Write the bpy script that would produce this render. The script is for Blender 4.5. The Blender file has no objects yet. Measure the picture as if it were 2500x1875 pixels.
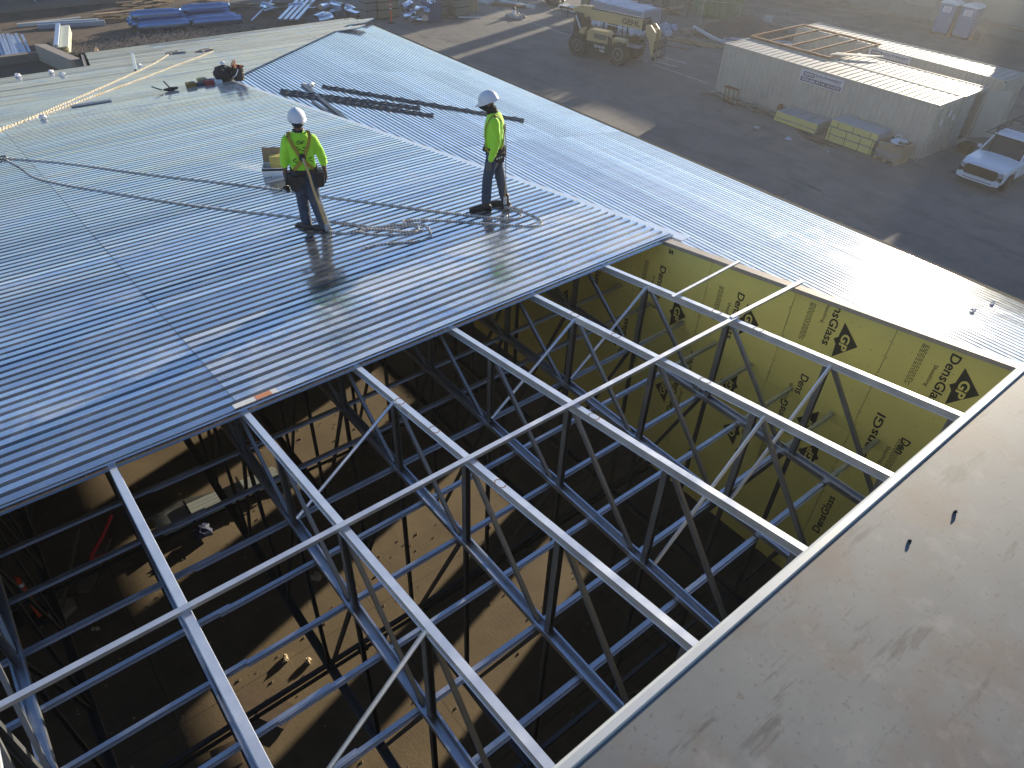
import bpy, bmesh, math, random
from mathutils import Vector, Matrix
random.seed(7)
R = math.radians
scn = bpy.context.scene
C = scn.collection
G = 12.65          # camera height above the yard
S = 0.133          # roof pitch

# ---------------------------------------------------------------- camera
cd = bpy.data.cameras.new('camera'); cam = bpy.data.objects.new('camera', cd); C.objects.link(cam)
rot = Matrix(((0.62479829, -0.51531304, 0.58658296), (0.77991969, 0.37651999, -0.49995797), (0.03677465, 0.76986049, 0.63715183)))
cam.matrix_world = Matrix.Translation((0, 0, G)) @ rot.to_4x4()
cd.sensor_width = 36; cd.lens = 24.92; cd.clip_start = 0.05; cd.clip_end = 3000
cd.dof.use_dof = True; cd.dof.focus_distance = 11; cd.dof.aperture_fstop = 9
scn.camera = cam
scn.render.resolution_x = 1024; scn.render.resolution_y = 768

# ---------------------------------------------------------------- light
SUN_AZ, SUN_EL = 105.5, 12.0
w = bpy.data.worlds.new('World'); scn.world = w; w.use_nodes = True
nt = w.node_tree; nt.nodes.clear()
sky = nt.nodes.new('ShaderNodeTexSky'); sky.sky_type = 'NISHITA'; sky.sun_disc = False
sky.sun_elevation = R(SUN_EL); sky.sun_rotation = R(90 - SUN_AZ); sky.air_density = 1.0; sky.dust_density = 0.15; sky.ozone_density = 1.6; sky.altitude = 300
bg = nt.nodes.new('ShaderNodeBackground'); bg.inputs[1].default_value = 0.084
wo = nt.nodes.new('ShaderNodeOutputWorld'); tint = nt.nodes.new('ShaderNodeMixRGB'); tint.blend_type = 'MULTIPLY'; tint.inputs[0].default_value = 1; tint.inputs[2].default_value = (.89, .97, 1.22, 1); nt.links.new(sky.outputs[0], tint.inputs[1]); nt.links.new(tint.outputs[0], bg.inputs[0]); nt.links.new(bg.outputs[0], wo.inputs[0])
sd = Vector((math.cos(R(SUN_AZ))*math.cos(R(SUN_EL)), math.sin(R(SUN_AZ))*math.cos(R(SUN_EL)), math.sin(R(SUN_EL))))
sl = bpy.data.lights.new('sun', 'SUN'); sl.energy = 5.0; sl.angle = R(0.55); sl.color = (1.0, 0.87, 0.67)
so = bpy.data.objects.new('sun', sl); C.objects.link(so); so.rotation_euler = sd.to_track_quat('Z', 'Y').to_euler(); so.location = (0, 40, 60)
scn.view_settings.view_transform = 'Standard'; scn.view_settings.look = 'None'; scn.view_settings.gamma = 1; scn.view_settings.exposure = 1.05

# ---------------------------------------------------------------- materials
MATS = {}
def mat(name, col, rough=0.6, metal=0.0, var=0.12, scale=3.0, bump=0.0, bscale=None, stretch=None, objvar=0.0, spec=None, col2=None, mixlo=0.45, mixhi=0.62, trans=0.0, alpha=1.0, rvar=0.0):
    if name in MATS: return MATS[name]
    m = bpy.data.materials.new(name); m.use_nodes = True; n = m.node_tree.nodes; l = m.node_tree.links
    b = n['Principled BSDF']; b.inputs['Roughness'].default_value = rough; b.inputs['Metallic'].default_value = metal
    if spec is not None: b.inputs['Specular IOR Level'].default_value = spec
    if trans: b.inputs['Transmission Weight'].default_value = trans
    if alpha < 1: b.inputs['Alpha'].default_value = alpha
    tc = n.new('ShaderNodeTexCoord'); mp = n.new('ShaderNodeMapping'); l.new(tc.outputs['Object'], mp.inputs[0])
    if stretch: mp.inputs['Scale'].default_value = stretch
    nz = n.new('ShaderNodeTexNoise'); nz.inputs['Scale'].default_value = scale; nz.inputs['Detail'].default_value = 6; nz.inputs['Roughness'].default_value = 0.62
    l.new(mp.outputs[0], nz.inputs['Vector'])
    c = list(col)
    mx = n.new('ShaderNodeMixRGB'); mx.inputs[1].default_value = [max(0, x*(1-var)) for x in c]+[1]; mx.inputs[2].default_value = [min(1, x*(1+var)) for x in c]+[1]
    l.new(nz.outputs[0], mx.inputs[0]); out = mx.outputs[0]
    if col2:
        n2 = n.new('ShaderNodeTexNoise'); n2.inputs['Scale'].default_value = scale*0.37; n2.inputs['Detail'].default_value = 8; n2.inputs['Roughness'].default_value = .7; l.new(mp.outputs[0], n2.inputs['Vector'])
        mr = n.new('ShaderNodeMapRange'); mr.inputs[1].default_value = mixlo; mr.inputs[2].default_value = mixhi; l.new(n2.outputs[0], mr.inputs[0])
        m2 = n.new('ShaderNodeMixRGB'); l.new(mr.outputs[0], m2.inputs[0]); l.new(out, m2.inputs[1]); m2.inputs[2].default_value = list(col2)+[1]; out = m2.outputs[0]
    if objvar:
        oi = n.new('ShaderNodeObjectInfo'); hs = n.new('ShaderNodeHueSaturation'); mr = n.new('ShaderNodeMapRange')
        mr.inputs[3].default_value = 1-objvar; mr.inputs[4].default_value = 1+objvar; l.new(oi.outputs['Random'], mr.inputs[0]); l.new(mr.outputs[0], hs.inputs['Value']); l.new(out, hs.inputs['Color']); out = hs.outputs[0]
    l.new(out, b.inputs['Base Color'])
    if rvar:
        mr = n.new('ShaderNodeMapRange'); mr.inputs[1].default_value = .3; mr.inputs[2].default_value = .7; mr.inputs[3].default_value = max(.02, rough-rvar); mr.inputs[4].default_value = min(1, rough+rvar); l.new(nz.outputs[0], mr.inputs[0]); l.new(mr.outputs[0], b.inputs['Roughness'])
    if bump:
        bn = n.new('ShaderNodeTexNoise'); bn.inputs['Scale'].default_value = bscale or scale*6; bn.inputs['Detail'].default_value = 5; l.new(mp.outputs[0], bn.inputs['Vector'])
        bp = n.new('ShaderNodeBump'); bp.inputs['Strength'].default_value = bump; bp.inputs['Distance'].default_value = 0.02; l.new(bn.outputs[0], bp.inputs['Height']); l.new(bp.outputs[0], b.inputs['Normal'])
    MATS[name] = m; return m

def deck_material(nm='galvanized_deck', axis='y', ox=0.0, r0=.12, dim=1.0, rough_add=0.0):
    m = bpy.data.materials.new(nm); m.use_nodes = True; n = m.node_tree.nodes; l = m.node_tree.links; b = n['Principled BSDF']
    tc = n.new('ShaderNodeTexCoord'); oi = n.new('ShaderNodeObjectInfo')
    add = n.new('ShaderNodeVectorMath'); add.operation = 'ADD'; sc = n.new('ShaderNodeVectorMath'); sc.operation = 'SCALE'; sc.inputs[0].default_value = (37, 51, 11); l.new(oi.outputs['Random'], sc.inputs['Scale'])
    l.new(tc.outputs['Object'], add.inputs[0]); l.new(sc.outputs[0], add.inputs[1])
    a = n.new('ShaderNodeTexNoise'); a.inputs['Scale'].default_value = 1.6; a.inputs['Detail'].default_value = 8; a.inputs['Roughness'].default_value = .68; a.inputs['Distortion'].default_value = .6; l.new(add.outputs[0], a.inputs['Vector'])
    sp = n.new('ShaderNodeTexVoronoi'); sp.inputs['Scale'].default_value = 42; l.new(add.outputs[0], sp.inputs['Vector'])
    # white storage stain / chalk patches
    th = n.new('ShaderNodeMapRange'); th.inputs[1].default_value = .47-ox*.5; th.inputs[2].default_value = .64-ox*.3; l.new(a.outputs[0], th.inputs[0])
    pr = n.new('ShaderNodeMapRange'); pr.inputs[1].default_value = 0.45; pr.inputs[2].default_value = 1; pr.inputs[3].default_value = 0.12+ox; pr.inputs[4].default_value = .42+ox; l.new(oi.outputs['Random'], pr.inputs[0])
    ml = n.new('ShaderNodeMath'); ml.operation = 'MULTIPLY'; l.new(th.outputs[0], ml.inputs[0]); l.new(pr.outputs[0], ml.inputs[1])
    mx = n.new('ShaderNodeMixRGB'); mx.inputs[1].default_value = (.74, .765, .79, 1); mx.inputs[2].default_value = (.84, .84, .82, 1); l.new(ml.outputs[0], mx.inputs[0])
    spm = n.new('ShaderNodeMixRGB'); spm.blend_type = 'MULTIPLY'; spm.inputs[0].default_value = .12; l.new(mx.outputs[0], spm.inputs[1]); l.new(sp.outputs['Color'], spm.inputs[2])
    hs = n.new('ShaderNodeHueSaturation'); vr = n.new('ShaderNodeMapRange'); vr.inputs[3].default_value = .86; vr.inputs[4].default_value = 1.1; l.new(oi.outputs['Random'], vr.inputs[0]); l.new(vr.outputs[0], hs.inputs['Value']); l.new(spm.outputs[0], hs.inputs['Color'])
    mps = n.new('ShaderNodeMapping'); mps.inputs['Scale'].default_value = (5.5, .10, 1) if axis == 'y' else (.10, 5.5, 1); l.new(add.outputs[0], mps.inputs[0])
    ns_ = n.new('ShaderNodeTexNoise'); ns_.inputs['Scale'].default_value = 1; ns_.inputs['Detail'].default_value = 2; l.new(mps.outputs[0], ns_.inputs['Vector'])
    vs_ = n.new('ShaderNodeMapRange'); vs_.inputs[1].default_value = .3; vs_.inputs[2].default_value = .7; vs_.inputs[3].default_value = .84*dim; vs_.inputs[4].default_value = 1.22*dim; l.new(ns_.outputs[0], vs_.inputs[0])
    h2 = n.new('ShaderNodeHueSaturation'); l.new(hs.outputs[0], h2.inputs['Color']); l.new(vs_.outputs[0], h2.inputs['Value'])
    l.new(h2.outputs[0], b.inputs['Base Color'])
    rr = n.new('ShaderNodeMapRange'); rr.inputs[3].default_value = r0; rr.inputs[4].default_value = .45; l.new(ml.outputs[0], rr.inputs[0])
    r2 = n.new('ShaderNodeMath'); r2.operation = 'MULTIPLY_ADD'; r2.inputs[1].default_value = .07; l.new(a.outputs[0], r2.inputs[0]); l.new(rr.outputs[0], r2.inputs[2]); l.new(r2.outputs[0], b.inputs['Roughness'])
    mm = n.new('ShaderNodeMapRange'); mm.inputs[3].default_value = .96; mm.inputs[4].default_value = .55; l.new(ml.outputs[0], mm.inputs[0]); l.new(mm.outputs[0], b.inputs['Metallic'])
    bn = n.new('ShaderNodeTexNoise'); bn.inputs['Scale'].default_value = .9; bn.inputs['Detail'].default_value = 3; l.new(add.outputs[0], bn.inputs['Vector'])
    bp = n.new('ShaderNodeBump'); bp.inputs['Strength'].default_value = .22 if axis == 'y' else .07; bp.inputs['Distance'].default_value = .03; l.new(bn.outputs[0], bp.inputs['Height']); l.new(bp.outputs[0], b.inputs['Normal'])
    return m

def asphalt_material():
    m = bpy.data.materials.new('asphalt'); m.use_nodes = True; n = m.node_tree.nodes; l = m.node_tree.links; b = n['Principled BSDF']
    tc = n.new('ShaderNodeTexCoord'); ob = tc.outputs['Object']
    def noise(s, d=8, r=.6, dist=0):
        x = n.new('ShaderNodeTexNoise'); x.inputs['Scale'].default_value = s; x.inputs['Detail'].default_value = d; x.inputs['Roughness'].default_value = r; x.inputs['Distortion'].default_value = dist; l.new(ob, x.inputs['Vector']); return x
    def rng(src, a, c, lo=0., hi=1.):
        x = n.new('ShaderNodeMapRange'); x.inputs[1].default_value = a; x.inputs[2].default_value = c; x.inputs[3].default_value = lo; x.inputs[4].default_value = hi; l.new(src, x.inputs[0]); return x.outputs[0]
    def mix(f, c1, c2):
        x = n.new('ShaderNodeMixRGB')
        for i, v in ((0, f), (1, c1), (2, c2)):
            if isinstance(v, (tuple, list)): x.inputs[i].default_value = list(v)+[1]
            elif isinstance(v, (int, float)): x.inputs[i].default_value = v
            else: l.new(v, x.inputs[i])
        return x.outputs[0]
    big = noise(.09, 6, .65, .8); mid = noise(.7, 9, .7); fine = noise(26, 4, .7)
    c = mix(rng(big.outputs[0], .40, .62), (.18, .172, .16), (.265, .24, .205))
    c = mix(rng(mid.outputs[0], .46, .68, 0, .75), c, (.12, .12, .122))
    c = mix(rng(noise(.28, 8, .7, 1).outputs[0], .56, .62, 0, .5), c, (.11, .11, .112))
    c = mix(rng(noise(1.9, 9, .75, 1.5).outputs[0], .60, .72, 0, .5), c, (.31, .28, .24))
    c = mix(rng(fine.outputs[0], .35, .7, 0, .3), c, (.03, .03, .03))
    # tyre arcs and cracks
    wv = n.new('ShaderNodeTexWave'); wv.wave_type = 'RINGS'; wv.inputs['Scale'].default_value = .13; wv.inputs['Distortion'].default_value = 5; wv.inputs['Detail'].default_value = 3; mp = n.new('ShaderNodeMapping'); mp.inputs['Location'].default_value = (34, -27, 0); l.new(ob, mp.inputs[0]); l.new(mp.outputs[0], wv.inputs['Vector'])
    c = mix(rng(wv.outputs[0], .9, 1, 0, .14), c, (.03, .03, .03))
    for sc, wd in ((.085, .006), (.23, .006)):
        v = n.new('ShaderNodeTexVoronoi'); v.feature = 'DISTANCE_TO_EDGE'; v.inputs['Scale'].default_value = sc
        wn = noise(.8, 5); vm = n.new('ShaderNodeVectorMath'); vm.operation = 'MULTIPLY_ADD'; vm.inputs[1].default_value = (2.2, 2.2, 0); l.new(wn.outputs['Color'], vm.inputs[0]); l.new(ob, vm.inputs[2]); l.new(vm.outputs[0], v.inputs['Vector'])
        msk = n.new('ShaderNodeMath'); msk.operation = 'MULTIPLY'; l.new(rng(v.outputs['Distance'], 0, wd, .8, 0), msk.inputs[0]); l.new(rng(noise(.15, 3).outputs[0], .45, .6), msk.inputs[1])
        c = mix(msk.outputs[0], c, (.02, .02, .02))
    l.new(c, b.inputs['Base Color']); b.inputs['Roughness'].default_value = .93; b.inputs['Specular IOR Level'].default_value = .25
    bp = n.new('ShaderNodeBump'); bp.inputs['Strength'].default_value = .5; bp.inputs['Distance'].default_value = .02; l.new(mid.outputs[0], bp.inputs['Height']); l.new(bp.outputs[0], b.inputs['Normal'])
    return m

def slab_material():
    m = bpy.data.materials.new('dusty_concrete'); m.use_nodes = True; n = m.node_tree.nodes; l = m.node_tree.links; b = n['Principled BSDF']
    tc = n.new('ShaderNodeTexCoord'); mp = n.new('ShaderNodeMapping'); mp.inputs['Location'].default_value = (7.78+38.7, .6+38.7, 0); l.new(tc.outputs['Object'], mp.inputs[0])
    br = n.new('ShaderNodeTexBrick'); br.offset = 0; br.squash = 1; br.inputs['Scale'].default_value = 1; br.inputs['Brick Width'].default_value = 3.87; br.inputs['Row Height'].default_value = 3.87; br.inputs['Mortar Size'].default_value = .008; br.inputs['Mortar Smooth'].default_value = 0
    br.inputs['Color1'].default_value = (.18, .135, .078, 1); br.inputs['Color2'].default_value = (.165, .124, .072, 1); br.inputs['Mortar'].default_value = (.09, .065, .04, 1); l.new(mp.outputs[0], br.inputs['Vector'])
    a = n.new('ShaderNodeTexNoise'); a.inputs['Scale'].default_value = .9; a.inputs['Detail'].default_value = 9; a.inputs['Roughness'].default_value = .7; l.new(tc.outputs['Object'], a.inputs['Vector'])
    mr = n.new('ShaderNodeMapRange'); mr.inputs[1].default_value = .35; mr.inputs[2].default_value = .7; mr.inputs[3].default_value = .75; mr.inputs[4].default_value = 1.15; l.new(a.outputs[0], mr.inputs[0])
    hs = n.new('ShaderNodeHueSaturation'); l.new(br.outputs[0], hs.inputs['Color']); l.new(mr.outputs[0], hs.inputs['Value']); l.new(hs.outputs[0], b.inputs['Base Color']); b.inputs['Roughness'].default_value = .8
    f = n.new('ShaderNodeTexNoise'); f.inputs['Scale'].default_value = 22; f.inputs['Detail'].default_value = 5; l.new(tc.outputs['Object'], f.inputs['Vector'])
    bp = n.new('ShaderNodeBump'); bp.inputs['Strength'].default_value = .35; bp.inputs['Distance'].default_value = .01; l.new(f.outputs[0], bp.inputs['Height']); l.new(bp.outputs[0], b.inputs['Normal'])
    return m

DECK = deck_material(r0=.10); DECKR = deck_material('galvanized_deck_right', 'x', -.08, .07); DECKO = deck_material('oxidised_deck', 'y', .28, .15); DECKG = deck_material('darker_rib_groove', 'y', .05, .25, .54)
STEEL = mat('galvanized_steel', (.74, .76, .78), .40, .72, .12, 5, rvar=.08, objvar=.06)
SHADESTEEL = mat('shade_darkened_steel', (.10, .105, .11), .5, .7, .25, 4)  # interior shade of the lower truss parts put into the steel colour
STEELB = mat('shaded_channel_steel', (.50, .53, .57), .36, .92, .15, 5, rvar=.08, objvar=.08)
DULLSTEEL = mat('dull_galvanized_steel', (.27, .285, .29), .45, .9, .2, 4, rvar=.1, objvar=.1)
BLACK = mat('black_plastic', (.012, .012, .013), .5)
WHITE = mat('white_plastic', (.78, .78, .77), .35, var=.05, scale=9)
INK = mat('black_ink', (.03, .028, .015), .7)
RUST = mat('rusted_steel', (.22, .10, .05), .8, .2, .4, 9)
LUMBER = mat('raw_lumber', (.42, .29, .15), .8, var=.3, scale=6, stretch=(1, 1, 4), objvar=.15)
OLDWOOD = mat('weathered_wood', (.16, .115, .075), .9, var=.45, scale=7, objvar=.25)
CARD = mat('cardboard', (.34, .235, .13), .85, var=.15, scale=5)
DARK = mat('dark_coating', (.02, .021, .023), .85, spec=.15)

# ---------------------------------------------------------------- object helpers
OFF = {}
def thing(name, label, cat, loc=(0, 0, 0), rz=0.0, group=None):
    o = bpy.data.objects.new(name, None); C.objects.link(o); o.empty_display_size = .2
    o.location = loc; o.rotation_euler = (0, 0, rz); o['label'] = label; o['category'] = cat
    if group: o['group'] = group
    OFF[o.name] = (Vector(loc) if rz == 0 else None)
    return o
def tag(o, label, cat, group=None, kind=None):
    if label: o['label'] = label
    if cat: o['category'] = cat
    if group: o['group'] = group
    if kind: o['kind'] = kind
    return o
def struct(o, label=None):
    o['kind'] = 'structure'
    if label: o['label'] = label
    return o
def top(p):
    while p.parent: p = p.parent
    return p
def frame(p, q, up=(0, 0, 1)):
    d = (Vector(q)-Vector(p)); L = d.length; d.normalize(); u = Vector(up); u = u-d*u.dot(d)
    if u.length < 1e-4: u = Vector((1, 0, 0)); u = u-d*u.dot(d)
    u.normalize(); s = d.cross(u); return d, s, u, L
class MB:
    def __init__(s): s.v = []; s.f = []
    def add(s, vs, fs):
        k = len(s.v); s.v += [Vector(x) for x in vs]; s.f += [[k+i for i in f] for f in fs]; return s
    def box(s, x0, x1, y0, y1, z0, z1, top_z=None):
        vs = [(x0, y0, z0), (x1, y0, z0), (x1, y1, z0), (x0, y1, z0), (x0, y0, z1), (x1, y0, z1), (x1, y1, z1), (x0, y1, z1)]
        if top_z: vs[4:] = [(a[0], a[1], top_z(a[0], a[1])) for a in vs[4:]]
        return s.add(vs, [(0, 3, 2, 1), (4, 5, 6, 7), (0, 1, 5, 4), (1, 2, 6, 5), (2, 3, 7, 6), (3, 0, 4, 7)])
    def ext(s, p, q, prof, up=(0, 0, 1), closed=True, caps=True, q_scale=1.0):
        d, sd_, u, L = frame(p, q, up); n = len(prof); vs = []
        for base, k in ((Vector(p), 1), (Vector(q), q_scale)):
            for a, b in prof: vs.append(base+sd_*a*k+u*b*k)
        fs = [(i, (i+1) % n, n+(i+1) % n, n+i) for i in range(n if closed else n-1)]
        if closed and caps: fs += [tuple(range(n-1, -1, -1)), tuple(range(n, 2*n))]
        return s.add(vs, fs)
    def bar(s, p, q, w, h, up=(0, 0, 1)):
        return s.ext(p, q, [(-w/2, -h/2), (w/2, -h/2), (w/2, h/2), (-w/2, h/2)], up)
    def chan(s, p, q, w, h, t=.004, up=(0, 0, 1)):   # U section, open towards -up
        return s.ext(p, q, [(-w/2, -h), (-w/2, 0), (w/2, 0), (w/2, -h), (w/2-t, -h), (w/2-t, -t), (-w/2+t, -t), (-w/2+t, -h)], up)
    def hat(s, p, q, w, h, lip=.02, t=.003, up=(0, 0, 1)):
        a = w/2
        return s.ext(p, q, [(-a-lip, -h), (-a, -h), (-a, 0), (a, 0), (a, -h), (a+lip, -h), (a+lip, -h-t), (a-t, -h-t), (a-t, -t), (-a+t, -t), (-a+t, -h-t), (-a-lip, -h-t)], up)
    def tube(s, pts, r, n=8, caps=True):
        pts = [Vector(p) for p in pts]; rs = r if isinstance(r, (list, tuple)) else [r]*len(pts); k = len(s.v); up = None
        for i, p in enumerate(pts):
            d = (pts[min(i+1, len(pts)-1)]-pts[max(i-1, 0)])
            if d.length < 1e-9: d = Vector((0, 0, 1))
            d.normalize()
            if up is None: up = Vector((0, 0, 1)) if abs(d.z) < .9 else Vector((1, 0, 0))
            u = up-d*up.dot(d)
            if u.length < 1e-5: u = Vector((1, 0, 0))-d*d.x
            u.normalize(); up = u; v = d.cross(u)
            for j in range(n):
                a = 2*math.pi*j/n; s.v.append(p+(u*math.cos(a)+v*math.sin(a))*rs[i])
        for i in range(len(pts)-1):
            for j in range(n):
                a = k+i*n+j; b = k+i*n+(j+1) % n; s.f.append([a, b, b+n, a+n])
        if caps: s.f.append([k+j for j in range(n-1, -1, -1)]); s.f.append([k+(len(pts)-1)*n+j for j in range(n)])
        return s
    def lathe(s, prof, c=(0, 0, 0), axis=(0, 0, 1), n=20, caps=True):   # prof: (r, h)
        c = Vector(c); d = Vector(axis).normalized(); u = Vector((1, 0, 0)) if abs(d.x) < .9 else Vector((0, 1, 0)); u = (u-d*u.dot(d)).normalized(); v = d.cross(u); k = len(s.v)
        for r, h in prof:
            for j in range(n):
                a = 2*math.pi*j/n; s.v.append(c+d*h+(u*math.cos(a)+v*math.sin(a))*r)
        for i in range(len(prof)-1):
            for j in range(n):
                a = k+i*n+j; b = k+i*n+(j+1) % n; s.f.append([a, b, b+n, a+n])
        if caps: s.f.append([k+j for j in range(n-1, -1, -1)]); s.f.append([k+(len(prof)-1)*n+j for j in range(n)])
        return s
    def prism(s, poly, axis, a, b):     # poly in the plane normal to axis ('x','y','z'), extruded a..b
        n = len(poly); vs = []
        for t in (a, b):
            for p, q in poly: vs.append({'x': (t, p, q), 'y': (p, t, q), 'z': (p, q, t)}[axis])
        return s.add(vs, [(i, (i+1) % n, n+(i+1) % n, n+i) for i in range(n)]+[tuple(range(n-1, -1, -1)), tuple(range(n, 2*n))])
    def blob(s, c, r, n=10, m=7, jit=.0, sq=(1, 1, 1)):
        c = Vector(c); k = len(s.v); rr = r if isinstance(r, (tuple, list)) else (r, r, r)
        for i in range(m+1):
            t = math.pi*i/m
            for j in range(n):
                a = 2*math.pi*j/n; q = 1+random.uniform(-jit, jit)
                s.v.append(c+Vector((rr[0]*math.sin(t)*math.cos(a)*q, rr[1]*math.sin(t)*math.sin(a)*q, rr[2]*math.cos(t)*q)))
        for i in range(m):
            for j in range(n):
                a = k+i*n+j; b = k+i*n+(j+1) % n; s.f.append([a, a+n, b+n, b])
        return s
    def build(s, name, m, parent=None, smooth=False, bevel=0.0, autosmooth=False):
        vs = s.v
        if parent is not None:
            off = OFF.get(top(parent).name)
            if off is not None: vs = [v-off for v in vs]
        me = bpy.data.meshes.new(name); me.from_pydata([tuple(v) for v in vs], [], s.f); me.update()
        bm = bmesh.new(); bm.from_mesh(me); bmesh.ops.remove_doubles(bm, verts=bm.verts, dist=1e-5); bmesh.ops.recalc_face_normals(bm, faces=bm.faces)
        if bevel: bmesh.ops.bevel(bm, geom=[e for e in bm.edges if len(e.link_faces) == 2 and e.calc_face_angle(0) > .5], offset=bevel, segments=2, affect='EDGES', profile=.7)
        bm.to_mesh(me); bm.free()
        if smooth:
            for p in me.polygons: p.use_smooth = True
        me.materials.append(m)
        o = bpy.data.objects.new(name, me); C.objects.link(o)
        if parent is not None: o.parent = parent
        return o
def single(mb, name, m, label, cat, group=None, **k):      # a thing that is one mesh, origin at its centre bottom
    c = Vector((sum(v.x for v in mb.v)/len(mb.v), sum(v.y for v in mb.v)/len(mb.v), min(v.z for v in mb.v)))
    mb.v = [v-c for v in mb.v]; o = mb.build(name, m, **k); o.location = c; tag(o, label, cat, group); return o
def clone(o, loc, rz=None, label=None):
    def cp(x, par):
        c = x.copy(); C.objects.link(c); c.parent = par
        for ch in list(x.children): cp(ch, c)
        return c
    r = cp(o, None); r.location = loc
    if rz is not None: r.rotation_euler = (0, 0, rz)
    if label: r['label'] = label
    return r
def text(st, name, m, parent, o, ux, uy, thick=.002, bold=0.0, label=None):
    """lettering: o = lower-left corner, ux = full width vector, uy = full height vector"""
    cu = bpy.data.curves.new('t', 'FONT'); cu.body = st; cu.offset = bold; cu.resolution_u = 3
    to = bpy.data.objects.new('t', cu); C.objects.link(to); dg = bpy.context.evaluated_depsgraph_get(); dg.update()
    me = bpy.data.meshes.new_from_object(to.evaluated_get(dg)); bpy.data.objects.remove(to)
    xs = [v.co.x for v in me.vertices]; ys = [v.co.y for v in me.vertices]; x0, x1, y0, y1 = min(xs), max(xs), min(ys), max(ys)
    o = Vector(o); ux = Vector(ux); uy = Vector(uy); nrm = ux.cross(uy).normalized(); off = OFF.get(top(parent).name) or Vector((0, 0, 0))
    for v in me.vertices: v.co = o+ux*((v.co.x-x0)/(x1-x0))+uy*((v.co.y-y0)/(y1-y0))+nrm*thick-off
    me.materials.clear(); me.materials.append(m); ob = bpy.data.objects.new(name, me); C.objects.link(ob); ob.parent = parent
    if label: ob['label'] = label
    return ob
def jitter(a): return random.uniform(-a, a)

# ================================================================ SETTING
gm = MB()
N = 40
gm.add([(-420, -380, 0), (380, -380, 0), (380, 520, 0), (-420, 520, 0)], [(0, 1, 2, 3)])
struct(gm.build('ground', asphalt_material()), 'cracked grey asphalt yard around the unfinished building')
sb = MB(); sb.add([(-36, -9, .006), (6, -9, .006), (6, 17.6, .006), (-36, 17.6, .006)], [(0, 1, 2, 3)])
struct(sb.build('concrete_floor', slab_material()), 'dusty tan concrete floor slab inside the open building')
dirt = mat('brown_dirt', (.12, .085, .055), .95, var=.35, scale=1.2, bump=.8, bscale=9, col2=(.06, .05, .043))
db = MB(); pts = []
for i in range(36):
    a = 2*math.pi*i/36; pts.append((-53.5+10.5*math.cos(a)*(1+jitter(.07)), 11.5+11.5*math.sin(a)*(1+jitter(.07)), .004))
db.add(pts, [tuple(range(36))]); struct(db.build('dirt_ground', dirt), 'brown dirt strip behind the low end of the roof')
# loose gravel
gv = MB()
for i in range(5200):
    u = random.random(); v = random.random(); y = 7.6+u*12; x = -52.6+v*5.0-(y-8)*.05+jitter(.6)
    if random.random() < .35: x -= 2.4*random.random()
    r = .025+.05*random.random()**2; z = .02+.12*max(0, 1-abs(v-.5)*2)
    gv.add([(x-r, y-r*.6, z), (x+r, y-r, z), (x+r*.5, y+r, z), (x-r*.7, y+r*.8, z), (x+jitter(r*.4), y+jitter(r*.4), z+r*1.1)], [(0, 1, 4), (1, 2, 4), (2, 3, 4), (3, 0, 4)])
o = gv.build('gravel', mat('crushed_gravel', (.22, .19, .16), .9, var=.5, scale=3)); o['kind'] = 'stuff'; o['label'] = 'crushed gravel spread on the dirt beyond the low roof edge'
paint = mat('worn_white_paint', (.45, .44, .40), .85, var=.3, scale=5)
for a, b, wd in (((-47.6, 37.1), (-26.6, 36.85), .12),):
    n_ = 60; pm = MB()
    for i in range(n_):
        if random.random() < .12: continue
        t0, t1 = i/n_, (i+random.uniform(.8, 1.0))/n_; w2 = wd/2*random.uniform(.55, 1)
        x0, y0, x1, y1 = a[0]+(b[0]-a[0])*t0, a[1]+(b[1]-a[1])*t0, a[0]+(b[0]-a[0])*t1, a[1]+(b[1]-a[1])*t1
        pm.add([(x0, y0-w2, .004), (x1, y1-w2, .004), (x1, y1+w2, .004), (x0, y0+w2, .004)], [(0, 1, 2, 3)])
    struct(pm.build('painted_line', paint), 'worn white parking line running across the asphalt')

# ================================================================ BUILDING
def zl(x): return G-3.93+S*x                      # left roof plane
def zr(y): return G-8.265+S*(17.4-y)              # right roof plane
def hipy(x): return 17.4-(x+32.6)
RIB = 0.1524
def strip_profile():
    # one rib pitch: wide flat top, narrow groove; (across, height)
    return [(0, 0), (.019, 0), (.032, .038), (.120, .038), (.133, 0), (RIB, 0)]
def deck_sheet_mesh(ax, a0, nribs, ends, zf, lift, down):
    ts = (1.0 if a0 > -10.5 else .38) if ax == 'y' else .3
    """ax 'y': ribs run along Y, rows step in -X from a0; ax 'x': ribs run along X, rows step in -Y from a0."""
    mb = MB(); pf = strip_profile()
    for r in range(nribs):
        c = a0-r*RIB; e = ends(c-RIB/2)
        if e is None or e[1]-e[0] < .05: continue
        vs = []; L = e[1]-e[0]; ns = max(1, int(L/1.7)); tl = random.gauss(0, .026)*ts; 
        for k_ in range(ns+1):
            t = e[0]+L*k_/ns; tl = tl*.8+random.gauss(0, .011)*ts; bow = random.gauss(0, .0007)
            for (d, h) in pf:
                q = c-d; hh = h+(tl*(d-.076)+bow if .025 < d < .125 else 0)+lift
                vs.append((q, t, zf(q)+hh) if ax == 'y' else (t, q, zf(q)+hh))
        n = len(pf); mb.add(vs, [(k_*n+i, k_*n+i+1, (k_+1)*n+i+1, (k_+1)*n+i) for k_ in range(ns) for i in range(n-1)])
    return mb
def grooves(o, mb):     # rib sides and floor carry a darker, rougher finish
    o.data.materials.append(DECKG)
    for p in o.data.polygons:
        if abs(p.normal.z) < .9 or p.index % 5 in (0, 4): p.material_index = 1
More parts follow.
